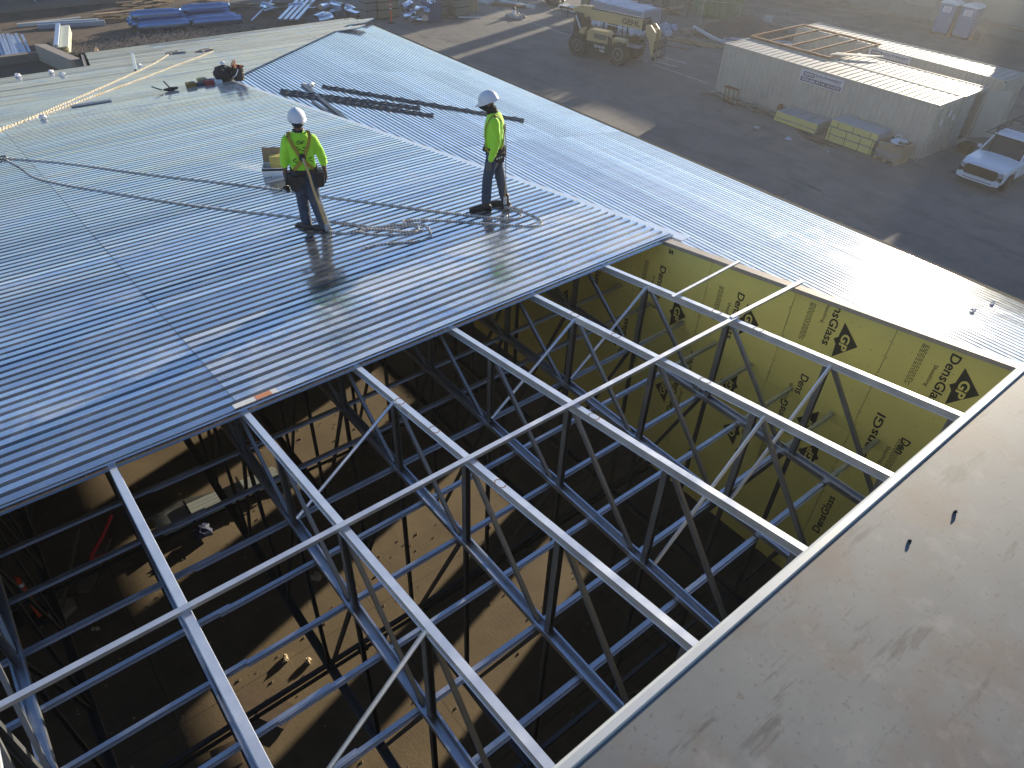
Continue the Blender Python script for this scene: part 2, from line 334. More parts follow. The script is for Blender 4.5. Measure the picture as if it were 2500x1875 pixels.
    # the order of faces follows the strips: five per segment, number 2 is the flat top
rd = thing('roof_deck', 'broad blue-reflecting ribbed steel deck both workers stand on', 'roof deck', (-18, 3, zl(-18)))
XE = -5.5; NR = 31
breaks = [(-9.0, 1.29), (1.29, 8.05), (8.05, 18)]
for r in range(NR):
    x0 = XE-r*6*RIB
    for k, (ya, yb) in enumerate(breaks):
        def ends(xc, ya=ya, yb=yb, r=r):
            ymax = 7.50 if xc > -22.75 else hipy(xc)+.02
            if xc < -31.2: ymax = 17.4
            if -32.4 < xc < -31.2: ymax = hipy(xc)+.9
            if -30.6 < xc < -29.9: ymax = hipy(xc)+1.2
            lo = ya
            if xc < -29.86: lo = max(ya, 5.15+(xc+29.86)*-.16)
            if xc < -33.5: return None
            return (lo, min(yb, ymax)) if min(yb, ymax) > lo else None
        mb = deck_sheet_mesh('y', x0, 6, ends, zl, jitter(.0015)+(.003 if k == 1 else 0), None)
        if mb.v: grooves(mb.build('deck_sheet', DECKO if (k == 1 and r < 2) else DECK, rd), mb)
for ys in (1.29, 8.05):
    mb = MB(); x0_, x1_ = (-5.52, -29.8) if ys < 5 else (-23.4, -32.0); nn = int((x0_-x1_)/RIB); vs = []
    for r in range(nn):
        for (d, h) in strip_profile():
            q = x0_+.02-r*RIB-d; q = XE-r*RIB-d if ys < 5 else q
            for dy in (-.0015, .0035): vs.append((q, ys+dy+.002, zl(q)+h+.006))
    k = len(vs)//2; mb.add(vs, [(2*i, 2*i+1, 2*i+3, 2*i+2) for i in range(k-1)]); mb.build('end_lap', DULLSTEEL, rd)
# folded edge of the last sheet laid
e = MB(); e.ext((XE+.018, -9, zl(XE)+.036), (XE+.018, 7.5, zl(XE)+.036), [(-.02, .002), (.004, .002), (.004, -.04), (.03, -.044), (.03, -.047), (.001, -.042), (.001, -.001), (-.02, -.001)]); e.build('sheet_edge', DECK, rd)
rs = thing('roof_deck', 'bright ribbed steel deck sloping down to the yard on the right', 'roof deck', (-12, 12, zr(12)))
for r in range(11):
    y0 = 17.4-r*6*RIB
    xs = [-33, -23.3, -15.55, -7.8, -.1, 3.0]
    for k in range(5):
        def ends(yc, k=k):
            lo = max(xs[k], -32.6+(17.4-yc)+.17)
            if yc < 7.32: return None
            return (lo, xs[k+1]) if xs[k+1] > lo else None
        mb = deck_sheet_mesh('x', y0, 6, ends, zr, jitter(.001)+(.003 if k % 2 else 0)-.01, None)
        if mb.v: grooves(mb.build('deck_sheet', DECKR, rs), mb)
# eave trim of both roofs
tr = MB(); tr.box(-33, 3.0, 17.40, 17.52, G-8.265-.32, G-8.265+.03); o = single(tr, 'eave_trim', DARK, 'black fascia strip along the yard side roof edge', 'roof trim')
tr = MB(); tr.box(-33.66, -33.52, 5.5, 17.4, zl(-33.5)-.3, zl(-33.5)+.02); single(tr, 'eave_trim', DARK, 'black fascia strip on the far low end of the roof', 'roof trim')
tr = MB(); tr.box(-30.02, -29.9, -9, 5.1, zl(-29.9)-.3, zl(-29.9)+.02); single(tr, 'eave_trim', DARK, 'black fascia strip on the far eave left of the notch', 'roof trim')
tr = MB(); tr.bar((-33.5, 5.62, zl(-33.5)-.12), (-29.95, 5.02, zl(-29.95)-.12), .1, .24); single(tr, 'eave_trim', mat('tan_board', (.36, .31, .25), .8), 'short tan fascia board closing the roof notch', 'roof trim')
# outer walls (unseen yard side piers and sills shaped for the floor sun patches)
wall_m = mat('tan_sheathing', (.15, .115, .07), .85, var=.15, scale=2)
ow = thing('exterior_wall', 'unseen yard side wall under the right roof edge, openings shaped for floor sunlight', 'wall', (-14, 17.1, 0))
shading_piers = [(-33.3, -24.2), (-22.6, -20.4), (-18.6, -17.2), (-15.3, -12.8), (-10.8, -9.75), (-8.45, 3.0)]
for a, b in shading_piers:
    mb = MB(); mb.box(a, b, 16.95, 17.2, 0, 3.85); mb.build('shading_pier', wall_m, ow)
mb = MB(); mb.box(-33.3, 3, 16.95, 17.2, 3.85, G-8.3); mb.build('header', wall_m, ow)
for a, b in zip(shading_piers, shading_piers[1:]):
    mb = MB(); mb.box(a[1], b[0], 16.97, 17.18, 0, 2.15); mb.build('shading_sill', wall_m, ow)
for i, (x0, x1, y0, y1, lab) in enumerate(((-33.3, -33.05, 5.6, 16.95, 'far end exterior wall below the low eave'), (-29.7, -29.45, -9, 5.1, 'far exterior wall left of the roof notch'), (-29.45, 0.2, -9.3, -9.0, 'long exterior wall on the left side of the building'))):
    mb = MB()
    if i < 2: mb.box(x0, x1, y0, y1, 0, zl(x0)-.1)
    else: mb.box(x0, x1, y0, y1, 0, 1, top_z=lambda x, y: zl(x)-.12)
    single(mb, 'exterior_wall', wall_m, lab, 'wall')
mb = MB(); mb.box(-33.05, -29.7, 5.2, 5.45, 0, zl(-33)-.1); single(mb, 'exterior_wall', wall_m, 'short return wall at the roof notch', 'wall')

# ---- trusses
YT = [.10+1.212*i for i in range(-3, 6)]
POST = [-1.13-1.215*k for k in range(10)]
def truss(yc, label):
    t = thing('roof_truss', label, 'truss', (-6, yc, G-8.3), 0, 'steel roof trusses spanning towards the parapet')
    y = yc
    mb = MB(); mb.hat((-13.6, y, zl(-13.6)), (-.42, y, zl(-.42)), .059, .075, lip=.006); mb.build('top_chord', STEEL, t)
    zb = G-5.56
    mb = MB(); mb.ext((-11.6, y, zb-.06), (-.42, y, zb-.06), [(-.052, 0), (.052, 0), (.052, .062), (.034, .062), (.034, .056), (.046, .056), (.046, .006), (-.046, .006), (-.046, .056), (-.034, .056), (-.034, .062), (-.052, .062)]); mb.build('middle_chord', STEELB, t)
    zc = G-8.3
    mb = MB(); mb.ext((-27, y, zc-.06), (-.42, y, zc-.06), [(-.052, 0), (.052, 0), (.052, .062), (.034, .062), (.034, .056), (.046, .056), (.046, .006), (-.046, .006), (-.046, .056), (-.034, .056), (-.034, .062), (-.052, .062)]); mb.build('bottom_chord', SHADESTEEL, t)
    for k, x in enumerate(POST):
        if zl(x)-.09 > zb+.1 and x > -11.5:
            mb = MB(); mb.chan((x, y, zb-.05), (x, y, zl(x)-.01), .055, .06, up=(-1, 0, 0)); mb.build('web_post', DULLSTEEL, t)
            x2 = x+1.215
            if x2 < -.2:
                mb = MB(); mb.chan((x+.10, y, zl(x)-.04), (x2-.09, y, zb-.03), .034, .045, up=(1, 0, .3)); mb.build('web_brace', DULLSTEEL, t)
        mb = MB(); mb.chan((x, y, zc-.02), (x, y, zb-.06), .04, .042, up=(-1, 0, 0)); mb.build('web_post', SHADESTEEL, t)
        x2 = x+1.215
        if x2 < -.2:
            mb = MB(); mb.chan((x+.06, y, zc), (x2-.06, y, zb-.06), .034, .04, up=(-1, 0, .3)); mb.build('web_brace', SHADESTEEL, t)
    return t
TL = ['steel roof truss farthest left, outside the left edge', 'steel roof truss out past the left edge of the opening', 'steel roof truss at the far left whose lower chord shows by the photo edge', 'leftmost truss whose pale top chord shows, steepest line in the opening', 'second truss from the left, starting beside the red and white sticker', 'third truss from the left, with brown rings on its top chord', 'fourth truss from the left, middle of the opening', 'fifth truss from the left, second one out from the yellow wall', 'rightmost truss, nearest to the yellow sheathed wall']
t0 = truss(YT[0], TL[0])
for i in range(1, 9): clone(t0, (-6, YT[i], G-8.3), label=TL[i])

# ---- ceiling channels under the middle chords, running across the trusses
CX = [-5.97, -5.37, -4.77, -4.18, -3.6, -3.0, -2.42, -1.84, -1.25]
CL = ['just inside the deck edge', 'second in from the deck edge', 'third in from the deck edge', 'directly below the long cross channel', 'fifth in from the deck edge', 'sixth in from the deck edge', 'seventh in from the deck edge', 'eighth in, close to the parapet', 'nearest to the parapet']
for x, lb in zip(CX, CL):
    f = 1.018
    zc = G-5.625
    x_ = x*f
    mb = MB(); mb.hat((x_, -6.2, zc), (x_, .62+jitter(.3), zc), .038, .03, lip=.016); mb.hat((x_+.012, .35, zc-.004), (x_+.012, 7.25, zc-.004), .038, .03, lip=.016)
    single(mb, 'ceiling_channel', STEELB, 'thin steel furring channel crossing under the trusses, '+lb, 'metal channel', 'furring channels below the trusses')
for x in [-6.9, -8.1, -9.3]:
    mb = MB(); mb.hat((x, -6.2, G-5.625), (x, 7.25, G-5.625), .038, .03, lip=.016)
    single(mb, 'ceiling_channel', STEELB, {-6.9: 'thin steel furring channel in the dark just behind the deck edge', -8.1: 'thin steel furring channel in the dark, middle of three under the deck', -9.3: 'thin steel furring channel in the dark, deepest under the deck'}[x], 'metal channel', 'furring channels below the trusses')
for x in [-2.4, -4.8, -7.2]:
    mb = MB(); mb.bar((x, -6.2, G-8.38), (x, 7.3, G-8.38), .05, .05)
    single(mb, 'bridging_bar', SHADESTEEL, 'dull steel bar crossing low under the bottom chords, '+{-2.4: 'nearest the parapet', -4.8: 'in the middle of the opening', -7.2: 'below the deck edge'}[x], 'steel bar', 'low bridging bars')
# ---- cross channels on top of the chords
zz = lambda x: zl(x)+.04
mb = MB(); mb.chan((-3.47, -6, zz(-3.47)), (-3.45, 6.19, zz(-3.45)), .045, .038); single(mb, 'cross_channel', STEEL, 'long steel channel lying across all the truss top chords', 'metal channel')
mb = MB(); mb.chan((-3.47, 6.10, zz(-3.47)+.012), (-3.44, 7.40, zz(-3.44)+.03), .045, .038); single(mb, 'cross_channel', STEEL, 'short steel channel continuing from the rightmost truss over the wall cap', 'metal channel')
mb = MB(); mb.chan((-4.25, 6.04, zz(-4.25)), (-4.30, 7.38, zz(-4.30)+.02), .032, .03); single(mb, 'cross_channel', STEEL, 'short thin steel channel between rightmost truss and wall, close to deck', 'metal channel')
# ---- diagonal straps between neighbouring trusses
def strap(x, y1, y0, z1, z0, lb):
    mb = MB(); mb.ext((x, y0, z0), (x, y1, z1), [(-.018, -.006), (.018, -.006), (.018, .006), (0, .016), (-.018, .006)]); single(mb, 'diagonal_brace', STEEL, lb, 'steel brace', 'diagonal braces between trusses')
strap(-2.27, 1.29, .12, zl(-2.27)-.04, G-5.52, 'diagonal brace at the lower middle, between second truss and leftmost truss')
strap(-2.27, 6.14, 4.97, zl(-2.27)-.04, G-5.5, 'diagonal brace from the rightmost truss down to the fifth, near parapet')
strap(-2.20, 4.93, 3.74, zl(-2.2)-.04, G-5.5, 'diagonal brace from the fifth truss down to the fourth, near parapet')
strap(-4.72, 6.14, 4.97, zl(-4.72)-.04, G-5.5, 'diagonal brace below deck corner from rightmost truss to the fifth')
strap(-4.72, 4.93, 3.74, zl(-4.72)-.04, G-5.5, 'diagonal brace below deck edge from the fifth truss to the fourth')
strap(-4.70, 2.50, 1.33, zl(-4.7)-.04, G-5.5, 'diagonal brace from the third truss down to the second near deck')
strap(-7.0, 2.50, 1.33, zl(-7)-.04, G-5.52, 'diagonal brace deep under the deck between third and second truss')
# ---- yellow sheathed wall
YW = 7.30
YEL = mat('yellow_sheathing', (.80, .70, .19), .28, 0, .10, 1.5, col2=(.74, .66, .19), objvar=.04, spec=.45)
yw = thing('sheathed_wall', 'tall yellow sheathed wall printed with black lettering', 'wall', (-6, YW, G-8.6))
JX = [-.3]+[-.97-1.22*k for k in range(22)]
for i in range(len(JX)-1):
    xa, xb = JX[i+1]+.0035, JX[i]-.0035
    mb = MB(); mb.box(xa, xb, YW, YW+.016, G-5.798, 1, top_z=lambda x, y: zl(x)-.012)
    if zl(xa) > G-5.7: mb.build('sheathing_panel', YEL, yw)
    mb = MB(); zt = min(G-5.802, zl(xa)-.03); mb.box(xa, xb, YW, YW+.016, G-8.6, zt); mb.build('sheathing_panel', YEL, yw)
mb = MB(); mb.box(-27, -.3, YW+.018, YW+.10, G-8.6, 1, top_z=lambda x, y: zl(x)-.016); mb.build('stud_core', DULLSTEEL, yw)
mb = MB(); mb.ext((-5.62, YW+.05, zl(-5.62)), (-.3, YW+.05, zl(-.3)), [(-.058, .004), (.062, .004), (.062, -.05), (.058, -.05), (.058, -.001), (-.054, -.001), (-.054, -.03), (-.058, -.03)]); mb.build('wall_cap', mat('tan_cap_metal', (.42, .36, .29), .5, .2, .2, 14), yw)
mb = MB(); mb.ext((-23, 7.56, zl(-23)+.01), (-5.3, 7.56, zl(-5.3)+.01), [(-.10, 0), (.09, 0), (.09, -.05), (.086, -.05), (.086, -.004), (-.10, -.004)]); mb.build('white_flashing', mat('white_flashing', (.72, .74, .76), .35, .5), yw)
mb = MB()
for i in range(520):
    k = random.randrange(1, 9); x = -.97-1.22*(k-1)+(.02 if random.random() < .5 else -.02) if random.random() < .45 else random.uniform(-9, -.6)
    z = G-5.8-2.7*random.random() if random.random() < .5 else random.uniform(G-5.78, zl(x)-.05)
    z = round(z/.2)*.2+jitter(.01)
    if z > zl(x)-.04: continue
    mb.add([(x-.005, YW-.0015, z-.005), (x+.005, YW-.0015, z-.005), (x+.005, YW-.0015, z+.005), (x-.005, YW-.0015, z+.005)], [(0, 1, 2, 3)])
mb.build('screw_heads', mat('screw_heads', (.25, .2, .06), .5), yw)
def logo(xc, z0, flip=1, parts='DGSTL', s=1.0, body='DensGlass'):
    """printed mark reading downwards from z0 (flip=-1: upwards); xc = text centre line"""
    y = YW-.0022; f = flip; z0 = G+z0
    full = .72*s; frac = {9: 1, 4: .43, 5: .56, 3: .33, 1: .12, 8: .92, 7: .82, 2: .16}.get(len(body), 1)
    if 'D' in parts: text(body, 'printed_lettering', INK, yw, (xc-.05*f*s, y, z0), (0, 0, -full*frac*f), (.105*f*s, 0, 0), bold=.018)
    if 'S' in parts: text('Sheathing', 'printed_lettering', INK, yw, (xc-.16*f*s, y, z0-.21*f*s), (0, 0, -.29*f*s), (.055*f*s, 0, 0))
    if 'G' in parts:
        cx = xc+.12*s*f; cz = z0-.345*f*s
        mb = MB()
        P = [(cx+.0*f, cz+.255*f), (cx+.235*f, cz+.045*f), (cx+.0*f, cz-.235*f), (cx-.012*f, cz-.055*f), (cx-.055*f, cz+.0*f), (cx-.012*f, cz+.05*f)]
        mb.add([(p, y, q) for p, q in P], [tuple(range(6))]); mb.build('printed_triangle', INK, yw)
        text('GP', 'printed_letters', MATS['yellow_sheathing'], yw, (cx+.025*f, y-.0015, cz+.125*f), (0, 0, -.22*f), (.105*f, 0, 0), bold=.03)
    if 'T' in parts:
        mb = MB()
        for r in range(5):
            zc = z0-.05*f; 
            while abs(zc-z0) < .55*s:
                L = random.uniform(.02, .06); xx = xc+(-.34+r*.016)*f*s
                mb.add([(xx, y, zc), (xx+.007, y, zc), (xx+.007, y, zc-L*f), (xx, y, zc-L*f)], [(0, 1, 2, 3)]); zc -= (L+.012)*f
        mb.build('printed_fine_lines', INK, yw)
for xc, z0 in ((-1.56, -4.23), (-2.86, -4.12), (-4.1, -4.80), (-5.39, -5.02), (-6.6, -5.2)):
    if xc == -2.86: logo(xc, -4.40, parts='GT'); text('nsGlass', 'printed_lettering', INK, yw, (xc-.05, YW-.0022, G-4.35), (0, 0, -.53), (.105, 0, 0), bold=.018); text('Sheathing', 'printed_lettering', INK, yw, (xc-.16, YW-.0022, G-4.36), (0, 0, -.27), (.055, 0, 0))
    else: logo(xc, z0, parts='DGSTL' if xc > -5 else 'DST')
logo(-5.2, -5.28, parts='G')
logo(-1.60, -5.46, parts='DS', body='Den')
logo(-2.95, -5.40, parts='DS', body='Dens')
text('s', 'printed_lettering', INK, yw, (-5.35, YW-.0022, G-4.72), (0, 0, -.07), (.08, 0, 0), bold=.02)
for xc, z0, pp, bd in ((-3.08, -6.3, 'D', 'DensG'), (-1.95, -6.05, 'DT', 'DensGl'), (-2.33, -6.78, 'G', ''), (-2.05, -7.55, 'D', 'DensGlass'), (-3.45, -7.2, 'DGT', 'DensGlass'), (-4.6, -6.35, 'D', 'Dens'), (-4.75, -7.3, 'DGS', 'DensGlass'), (-5.9, -6.9, 'DGT', 'DensGlass'), (-7.1, -6.9, 'DG', 'DensGlass'), (-2.5, -6.35, 'G', ''), (-3.7, -6.5, 'G', ''), (-8.4, -6.8, 'DG', 'DensGlass')):
    logo(xc, z0-.0, flip=-1, parts=pp, body=bd)

# ---- parapet / coping of the taller building part the picture was taken from
cop = thing('parapet', 'wide stained tan parapet coping filling the lower right corner', 'parapet', (0, 2, G-2))
m = bpy.data.materials.new('stained_coping'); m.use_nodes = True; n = m.node_tree.nodes; l = m.node_tree.links; b = n['Principled BSDF']; b.inputs['Roughness'].default_value = .6
tc = n.new('ShaderNodeTexCoord')
def _n(s, st=(1, 1, 1), rz=0, d=7):
    mp = n.new('ShaderNodeMapping'); mp.inputs['Scale'].default_value = st; mp.inputs['Rotation'].default_value = (0, 0, rz); l.new(tc.outputs['Object'], mp.inputs[0]); x = n.new('ShaderNodeTexNoise'); x.inputs['Scale'].default_value = s; x.inputs['Detail'].default_value = d; x.inputs['Roughness'].default_value = .65; l.new(mp.outputs[0], x.inputs['Vector']); return x.outputs[0]
def _m(f, a, c, c1, c2, hi=1.):
    r = n.new('ShaderNodeMapRange'); r.inputs[1].default_value = a; r.inputs[2].default_value = c; r.inputs[4].default_value = hi; l.new(f, r.inputs[0]); x = n.new('ShaderNodeMixRGB'); l.new(r.outputs[0], x.inputs[0])
    for i, v in ((1, c1), (2, c2)):
        if isinstance(v, tuple): x.inputs[i].default_value = v+(1,)
        else: l.new(v, x.inputs[i])
    return x.outputs[0]
c = _m(_n(2.5), .35, .65, (.118, .126, .124), (.162, .170, .162))
c = _m(_n(3.3, d=10), .49, .62, c, (.14, .095, .062), .62)
c = _m(_n(3.2, (6, .9, 1), .12), .58, .66, c, (.045, .045, .046), .75)
c = _m(_n(1.6, d=4), .48, .60, c, (.12, .105, .095), .5)
c = _m(_n(55, d=2), .62, .70, c, (.075, .06, .05), .6)
c = _m(_n(9, d=9), .56, .70, c, (.25, .235, .215), .5)
c = _m(_n(24, d=3), .70, .76, c, (.13, .10, .08), .6)
l.new(c, b.inputs['Base Color'])
COP = m
mb = MB(); mb.box(-.385, 2.4, -3.5, 9.5, G-1.66, G-1.602); mb.build('coping', COP, cop)
mb = MB(); mb.ext((-.398, -3.5, G-1.6), (-.398, 9.5, G-1.6), [(-.016, .0), (-.008, .006), (.010, .006), (.013, -.001), (.013, -.06), (-.016, -.06)]); mb.build('edge_trim', mat('pale_edge_metal', (.62, .62, .58), .4, .3, .15, 8), cop)
mb = MB(); mb.box(-.36, 2.4, -3.5, 9.5, 0, G-1.665); mb.build('wall', wall_m, cop)
for (x, y, r, lb) in ((-.219*1.0, 1.951, .0065, 'small dark clod on the coping, the farther of the two'), (-.247, 1.735, .0055, 'small brown clod on the coping nearer the edge'), ):
    mb = MB(); mb.blob((x, y, G-1.602+r*.6), r, 7, 5, .35); single(mb, 'clod', mat('clod', (.05, .04, .035), .9), lb, 'clod')

# ================================================================ PEOPLE
def remeshed(mb, name, m, parent, voxel=.014, smooth=4, M=None):
    me = bpy.data.meshes.new('tmp'); me.from_pydata([tuple(v) for v in mb.v], [], mb.f)
    bm = bmesh.new(); bm.from_mesh(me); bmesh.ops.recalc_face_normals(bm, faces=bm.faces); bm.to_mesh(me); bm.free()
    o = bpy.data.objects.new('tmp', me); C.objects.link(o)
    r = o.modifiers.new('r', 'REMESH'); r.mode = 'VOXEL'; r.voxel_size = voxel
    s = o.modifiers.new('s', 'SMOOTH'); s.factor = .5; s.iterations = smooth
    dg = bpy.context.evaluated_depsgraph_get(); dg.update(); m2 = bpy.data.meshes.new_from_object(o.evaluated_get(dg)); bpy.data.objects.remove(o)
    for p in m2.polygons: p.use_smooth = True
    m2.materials.clear(); m2.materials.append(m); m2.name = name
    ob = bpy.data.objects.new(name, m2); C.objects.link(ob); ob.parent = parent; return ob
def limb(mb, pts, rs, n=14, k=4):
    P = [Vector(p) for p in pts]; out = []; ro = []
    for i in range(len(P)-1):
        for j in range(k):
            t = j/k; t2 = t*t*(3-2*t); out.append(P[i].lerp(P[i+1], t)); ro.append(rs[i]+(rs[i+1]-rs[i])*t2)
    out.append(P[-1]); ro.append(rs[-1]); mb.tube(out, ro, n)
    for p, r in zip(P, rs): mb.blob(p, r*.98, 12, 8)
def loft(mb, rings, n=24):      # ring: centre, half width along axis w, half depth, w axis
    k = len(mb.v)
    for c, a, b, wv in rings:
        c = Vector(c); wv = Vector(wv).normalized(); dv = Vector((0, 0, 1)).cross(wv).normalized()
        for j in range(n):
            t = 2*math.pi*j/n; ct, st_ = math.cos(t), math.sin(t)
            mb.v.append(c+wv*a*math.copysign(abs(ct)**.85, ct)+dv*b*math.copysign(abs(st_)**.85, st_))
    for i in range(len(rings)-1):
        for j in range(n):
            p = k+i*n+j; q = k+i*n+(j+1) % n; mb.f.append([p, q, q+n, p+n])
    mb.f.append([k+j for j in range(n-1, -1, -1)]); mb.f.append([k+(len(rings)-1)*n+j for j in range(n)])
def hand(mb, wrist, down, palm_n, fwd, s=1.0):
    d = Vector(down).normalized(); nrm = Vector(palm_n).normalized(); f = Vector(fwd).normalized(); w_ = Vector(wrist)
    mb.blob(w_+d*.045*s, (.03*s, .03*s, .05*s), 12, 8)
    for i, (o_, L) in enumerate(((.028, .070), (.010, .080), (-.009, .074), (-.027, .058))):
        b0 = w_+d*.075*s+f*o_*s; b1 = b0+d*L*.5*s+nrm*.006*s; b2 = b1+(d*.8+nrm*.6)*L*.35*s; b3 = b2+(d*.35+nrm*.9)*L*.28*s
        mb.tube([w_+d*.04*s+f*o_*.8*s, b0, b1, b2, b3], [.011*s, .0105*s, .0095*s, .009*s, .007*s], 8)
    t0_ = w_+d*.03*s+f*.022*s; t1_ = t0_+(f*.8+d*.6+nrm*.3)*.035*s; t2_ = t1_+(d*.9+nrm*.4)*.032*s
    mb.tube([w_+d*.015*s, t0_, t1_, t2_], [.014*s, .013*s, .011*s, .008*s], 8)
SKIN = mat('tanned_skin', (.16, .085, .055), .55, var=.1)
HIVIS = mat('lime_hi_vis_cloth', (.40, .84, .03), .85, var=.22, scale=6, bump=1.0, bscale=8, stretch=(1, 1, .55))
for nd in HIVIS.node_tree.nodes:
    if nd.type == 'BUMP': nd.inputs['Distance'].default_value = .07
HIVIS.node_tree.nodes['Principled BSDF'].inputs['Sheen Weight'].default_value = .3
JEANS = mat('blue_jeans', (.03, .055, .10), .85, var=.5, scale=5, bump=1.0, bscale=9, col2=(.07, .09, .12))
for nd in JEANS.node_tree.nodes:
    if nd.type == 'BUMP': nd.inputs['Distance'].default_value = .06
BOOTM = mat('dusty_work_boot', (.075, .062, .055), .8, var=.3, scale=12)
STRAP = mat('mustard_webbing', (.36, .25, .035), .7, var=.2, scale=20)
TANSTRAP = mat('tan_webbing', (.52, .37, .17), .7, var=.2, scale=20)
LEATHER = mat('black_leather', (.018, .017, .018), .55, var=.3, scale=9)
GREYGLOVE = mat('grey_glove', (.10, .11, .11), .8, var=.25, scale=14)
HELM = mat('white_helmet_shell', (.74, .74, .76), .32, var=.05, scale=4, col2=(.5, .49, .47), mixlo=.56, mixhi=.72)
def helmet(parent, c, fwd, up, brim=.045, straps=True):
    c = Vector(c); u = Vector(up).normalized(); f = Vector(fwd); f = (f-u*f.dot(u)).normalized(); s_ = f.cross(u)
    mb = MB(); n = 28; m_ = 9; k = 0
    for i in range(m_+1):
        t = math.pi/2*i/m_
        for j in range(n):
            a = 2*math.pi*j/n; rx, ry, rz_ = .118, .146, .118
            cf = math.cos(a); ridge = 1+.035*(abs(math.sin(a)) < .25)*(i/m_)
            mb.v.append(c+s_*rx*math.sin(a)*math.cos(t)+f*ry*cf*math.cos(t)+u*rz_*math.sin(t)*ridge)
    for i in range(m_):
        for j in range(n): a = i*n+j; b_ = i*n+(j+1) % n; mb.f.append([a, b_, b_+n, a+n])
    mb.f.append([m_*n+j for j in range(n)])
    # skirt and brim
    base = len(mb.v)
    for j in range(n):
        a = 2*math.pi*j/n; cf = math.cos(a); dr = .022+.015*(cf < -.3)
        mb.v.append(c+s_*.119*math.sin(a)+f*.147*cf-u*dr)
    for j in range(n): mb.f.append([j, base+j, base+(j+1) % n, (j+1) % n])
    b2 = len(mb.v)
    for j in range(n):
        a = 2*math.pi*j/n; cf = math.cos(a); e_ = .008+brim*max(0, cf)**1.5
        dr = .022+.015*(cf < -.3)
        mb.v.append(c+s_*(.119+.008)*math.sin(a)+f*(.147*cf+e_*(1 if cf > 0 else -1)*abs(cf))-u*(dr+.006))
    for j in range(n): mb.f.append([base+j, b2+j, b2+(j+1) % n, base+(j+1) % n])
    b3 = len(mb.v)
    for j in range(n): mb.v.append(mb.v[b2+j]*1-u*.006+(c-mb.v[b2+j])*.06)
    for j in range(n): mb.f.append([b2+j, b3+j, b3+(j+1) % n, b2+(j+1) % n])
    h = mb.build('helmet', HELM, parent, smooth=True)
    return h, c, f, u, s_
def band(mb, pts, w_, t=.006, nrm=None):
    for i in range(len(pts)-1):
        mb.ext(pts[i], pts[i+1], [(-w_/2, -t/2), (w_/2, -t/2), (w_/2, t/2), (-w_/2, t/2)], up=nrm[i] if nrm else (0, -1, .01))
# ---- worker 1 : seen from behind, walking away (local x = photo right, y = away from the camera)
def zs(t, x, y):    # local ground height under a person
    rz = t.rotation_euler.z; wx = t.location.x+x*math.cos(rz)-y*math.sin(rz); return zl(wx)+.040-t.location.z
W1 = thing('person', 'worker seen from behind in lime shirt and white helmet, tan strap trailing to the boot', 'person', (-9.329, 3.878, zl(-9.329)+.04), R(67.4))
A = dict(lh=(-.10, .02, .93), rh=(.085, -.01, .93), lk=(-.085, .10, .50), rk=(.085, .01, .49), la=(-.075, .085, .10), ra=(.175, -.085, .10))
mb = MB()
loft(mb, [((-.01, 0, .82), .13, .10, (1, 0, 0)), ((-.01, 0, .93), .165, .115, (1, 0, 0)), ((0, 0, 1.06), .145, .105, (1, 0, 0)), ((.0, 0, 1.22), .165, .115, (1, 0, 0)), ((.0, 0, 1.36), .175, .11, (1, 0, 0)), ((.0, 0, 1.44), .14, .085, (1, 0, 0)), ((0, .005, 1.5), .065, .06, (1, 0, 0))])
limb(mb, [(0, .005, 1.46), (.01, .02, 1.58)], [.062, .058]); mb.blob((.012, .035, 1.645), (.078, .098, .115), 20, 14); mb.blob((-.03, .14, 1.63), (.014, .018, .02), 8, 6)
for sx in (-1, 1): mb.blob((.012+sx*.079, .03, 1.625), (.012, .022, .032), 8, 6)
limb(mb, [(-.165, 0, 1.375), (-.245, -.012, 1.12), (-.262, .03, .87)], [.045, .044, .028]); limb(mb, [(.17, 0, 1.365), (.275, -.012, 1.11), (.285, .03, .86)], [.045, .044, .028])
limb(mb, [A['lh'], A['lk'], A['la']], [.085, .056, .04]); limb(mb, [A['rh'], A['rk'], A['ra']], [.085, .056, .04])
remeshed(mb, 'body', SKIN, W1, .010, 3)
mb = MB(); loft(mb, [((-.0, 0, .96), .17, .122, (1, 0, 0)), ((0, 0, 1.03), .172, .124, (1, 0, 0)), ((.0, 0, 1.12), .168, .122, (1, 0, 0)), ((.0, 0, 1.24), .185, .13, (1, 0, 0)), ((.0, 0, 1.36), .198, .125, (1, 0, 0)), ((.0, 0, 1.43), .165, .10, (1, 0, 0)), ((0, .0, 1.485), .09, .075, (1, 0, 0)), ((0, .005, 1.51), .068, .064, (1, 0, 0))])
limb(mb, [(-.165, 0, 1.385), (-.232, -.015, 1.20), (-.252, -.01, 1.05)], [.073, .064, .056]); limb(mb, [(.17, 0, 1.375), (.25, -.02, 1.20), (.282, -.01, 1.04)], [.073, .064, .057])
for sx, cx, cz in ((-1, -.251, 1.055), (1, .281, 1.045)): mb.blob((cx, -.01, cz), (.062, .06, .02), 14, 6); mb.blob((cx, -.01, cz+.06), (.066, .062, .018), 14, 6)
for i in range(9): mb.blob((jitter(.15), jitter(.02), 1.0+.02*i), (.06, .13, .016), 10, 6)
remeshed(mb, 'shirt', HIVIS, W1, .011, 3)
mb = MB(); loft(mb, [((-.01, 0, .80), .12, .10, (1, 0, 0)), ((-.01, 0, .86), .168, .125, (1, 0, 0)), ((-.01, 0, .94), .178, .13, (1, 0, 0)), ((0, 0, 1.0), .165, .12, (1, 0, 0))])
limb(mb, [(-.09, .01, .88), A['lk'], (-.078, .09, .13)], [.108, .088, .082]); limb(mb, [(.08, -.01, .88), A['rk'], (.17, -.08, .13)], [.108, .088, .084])
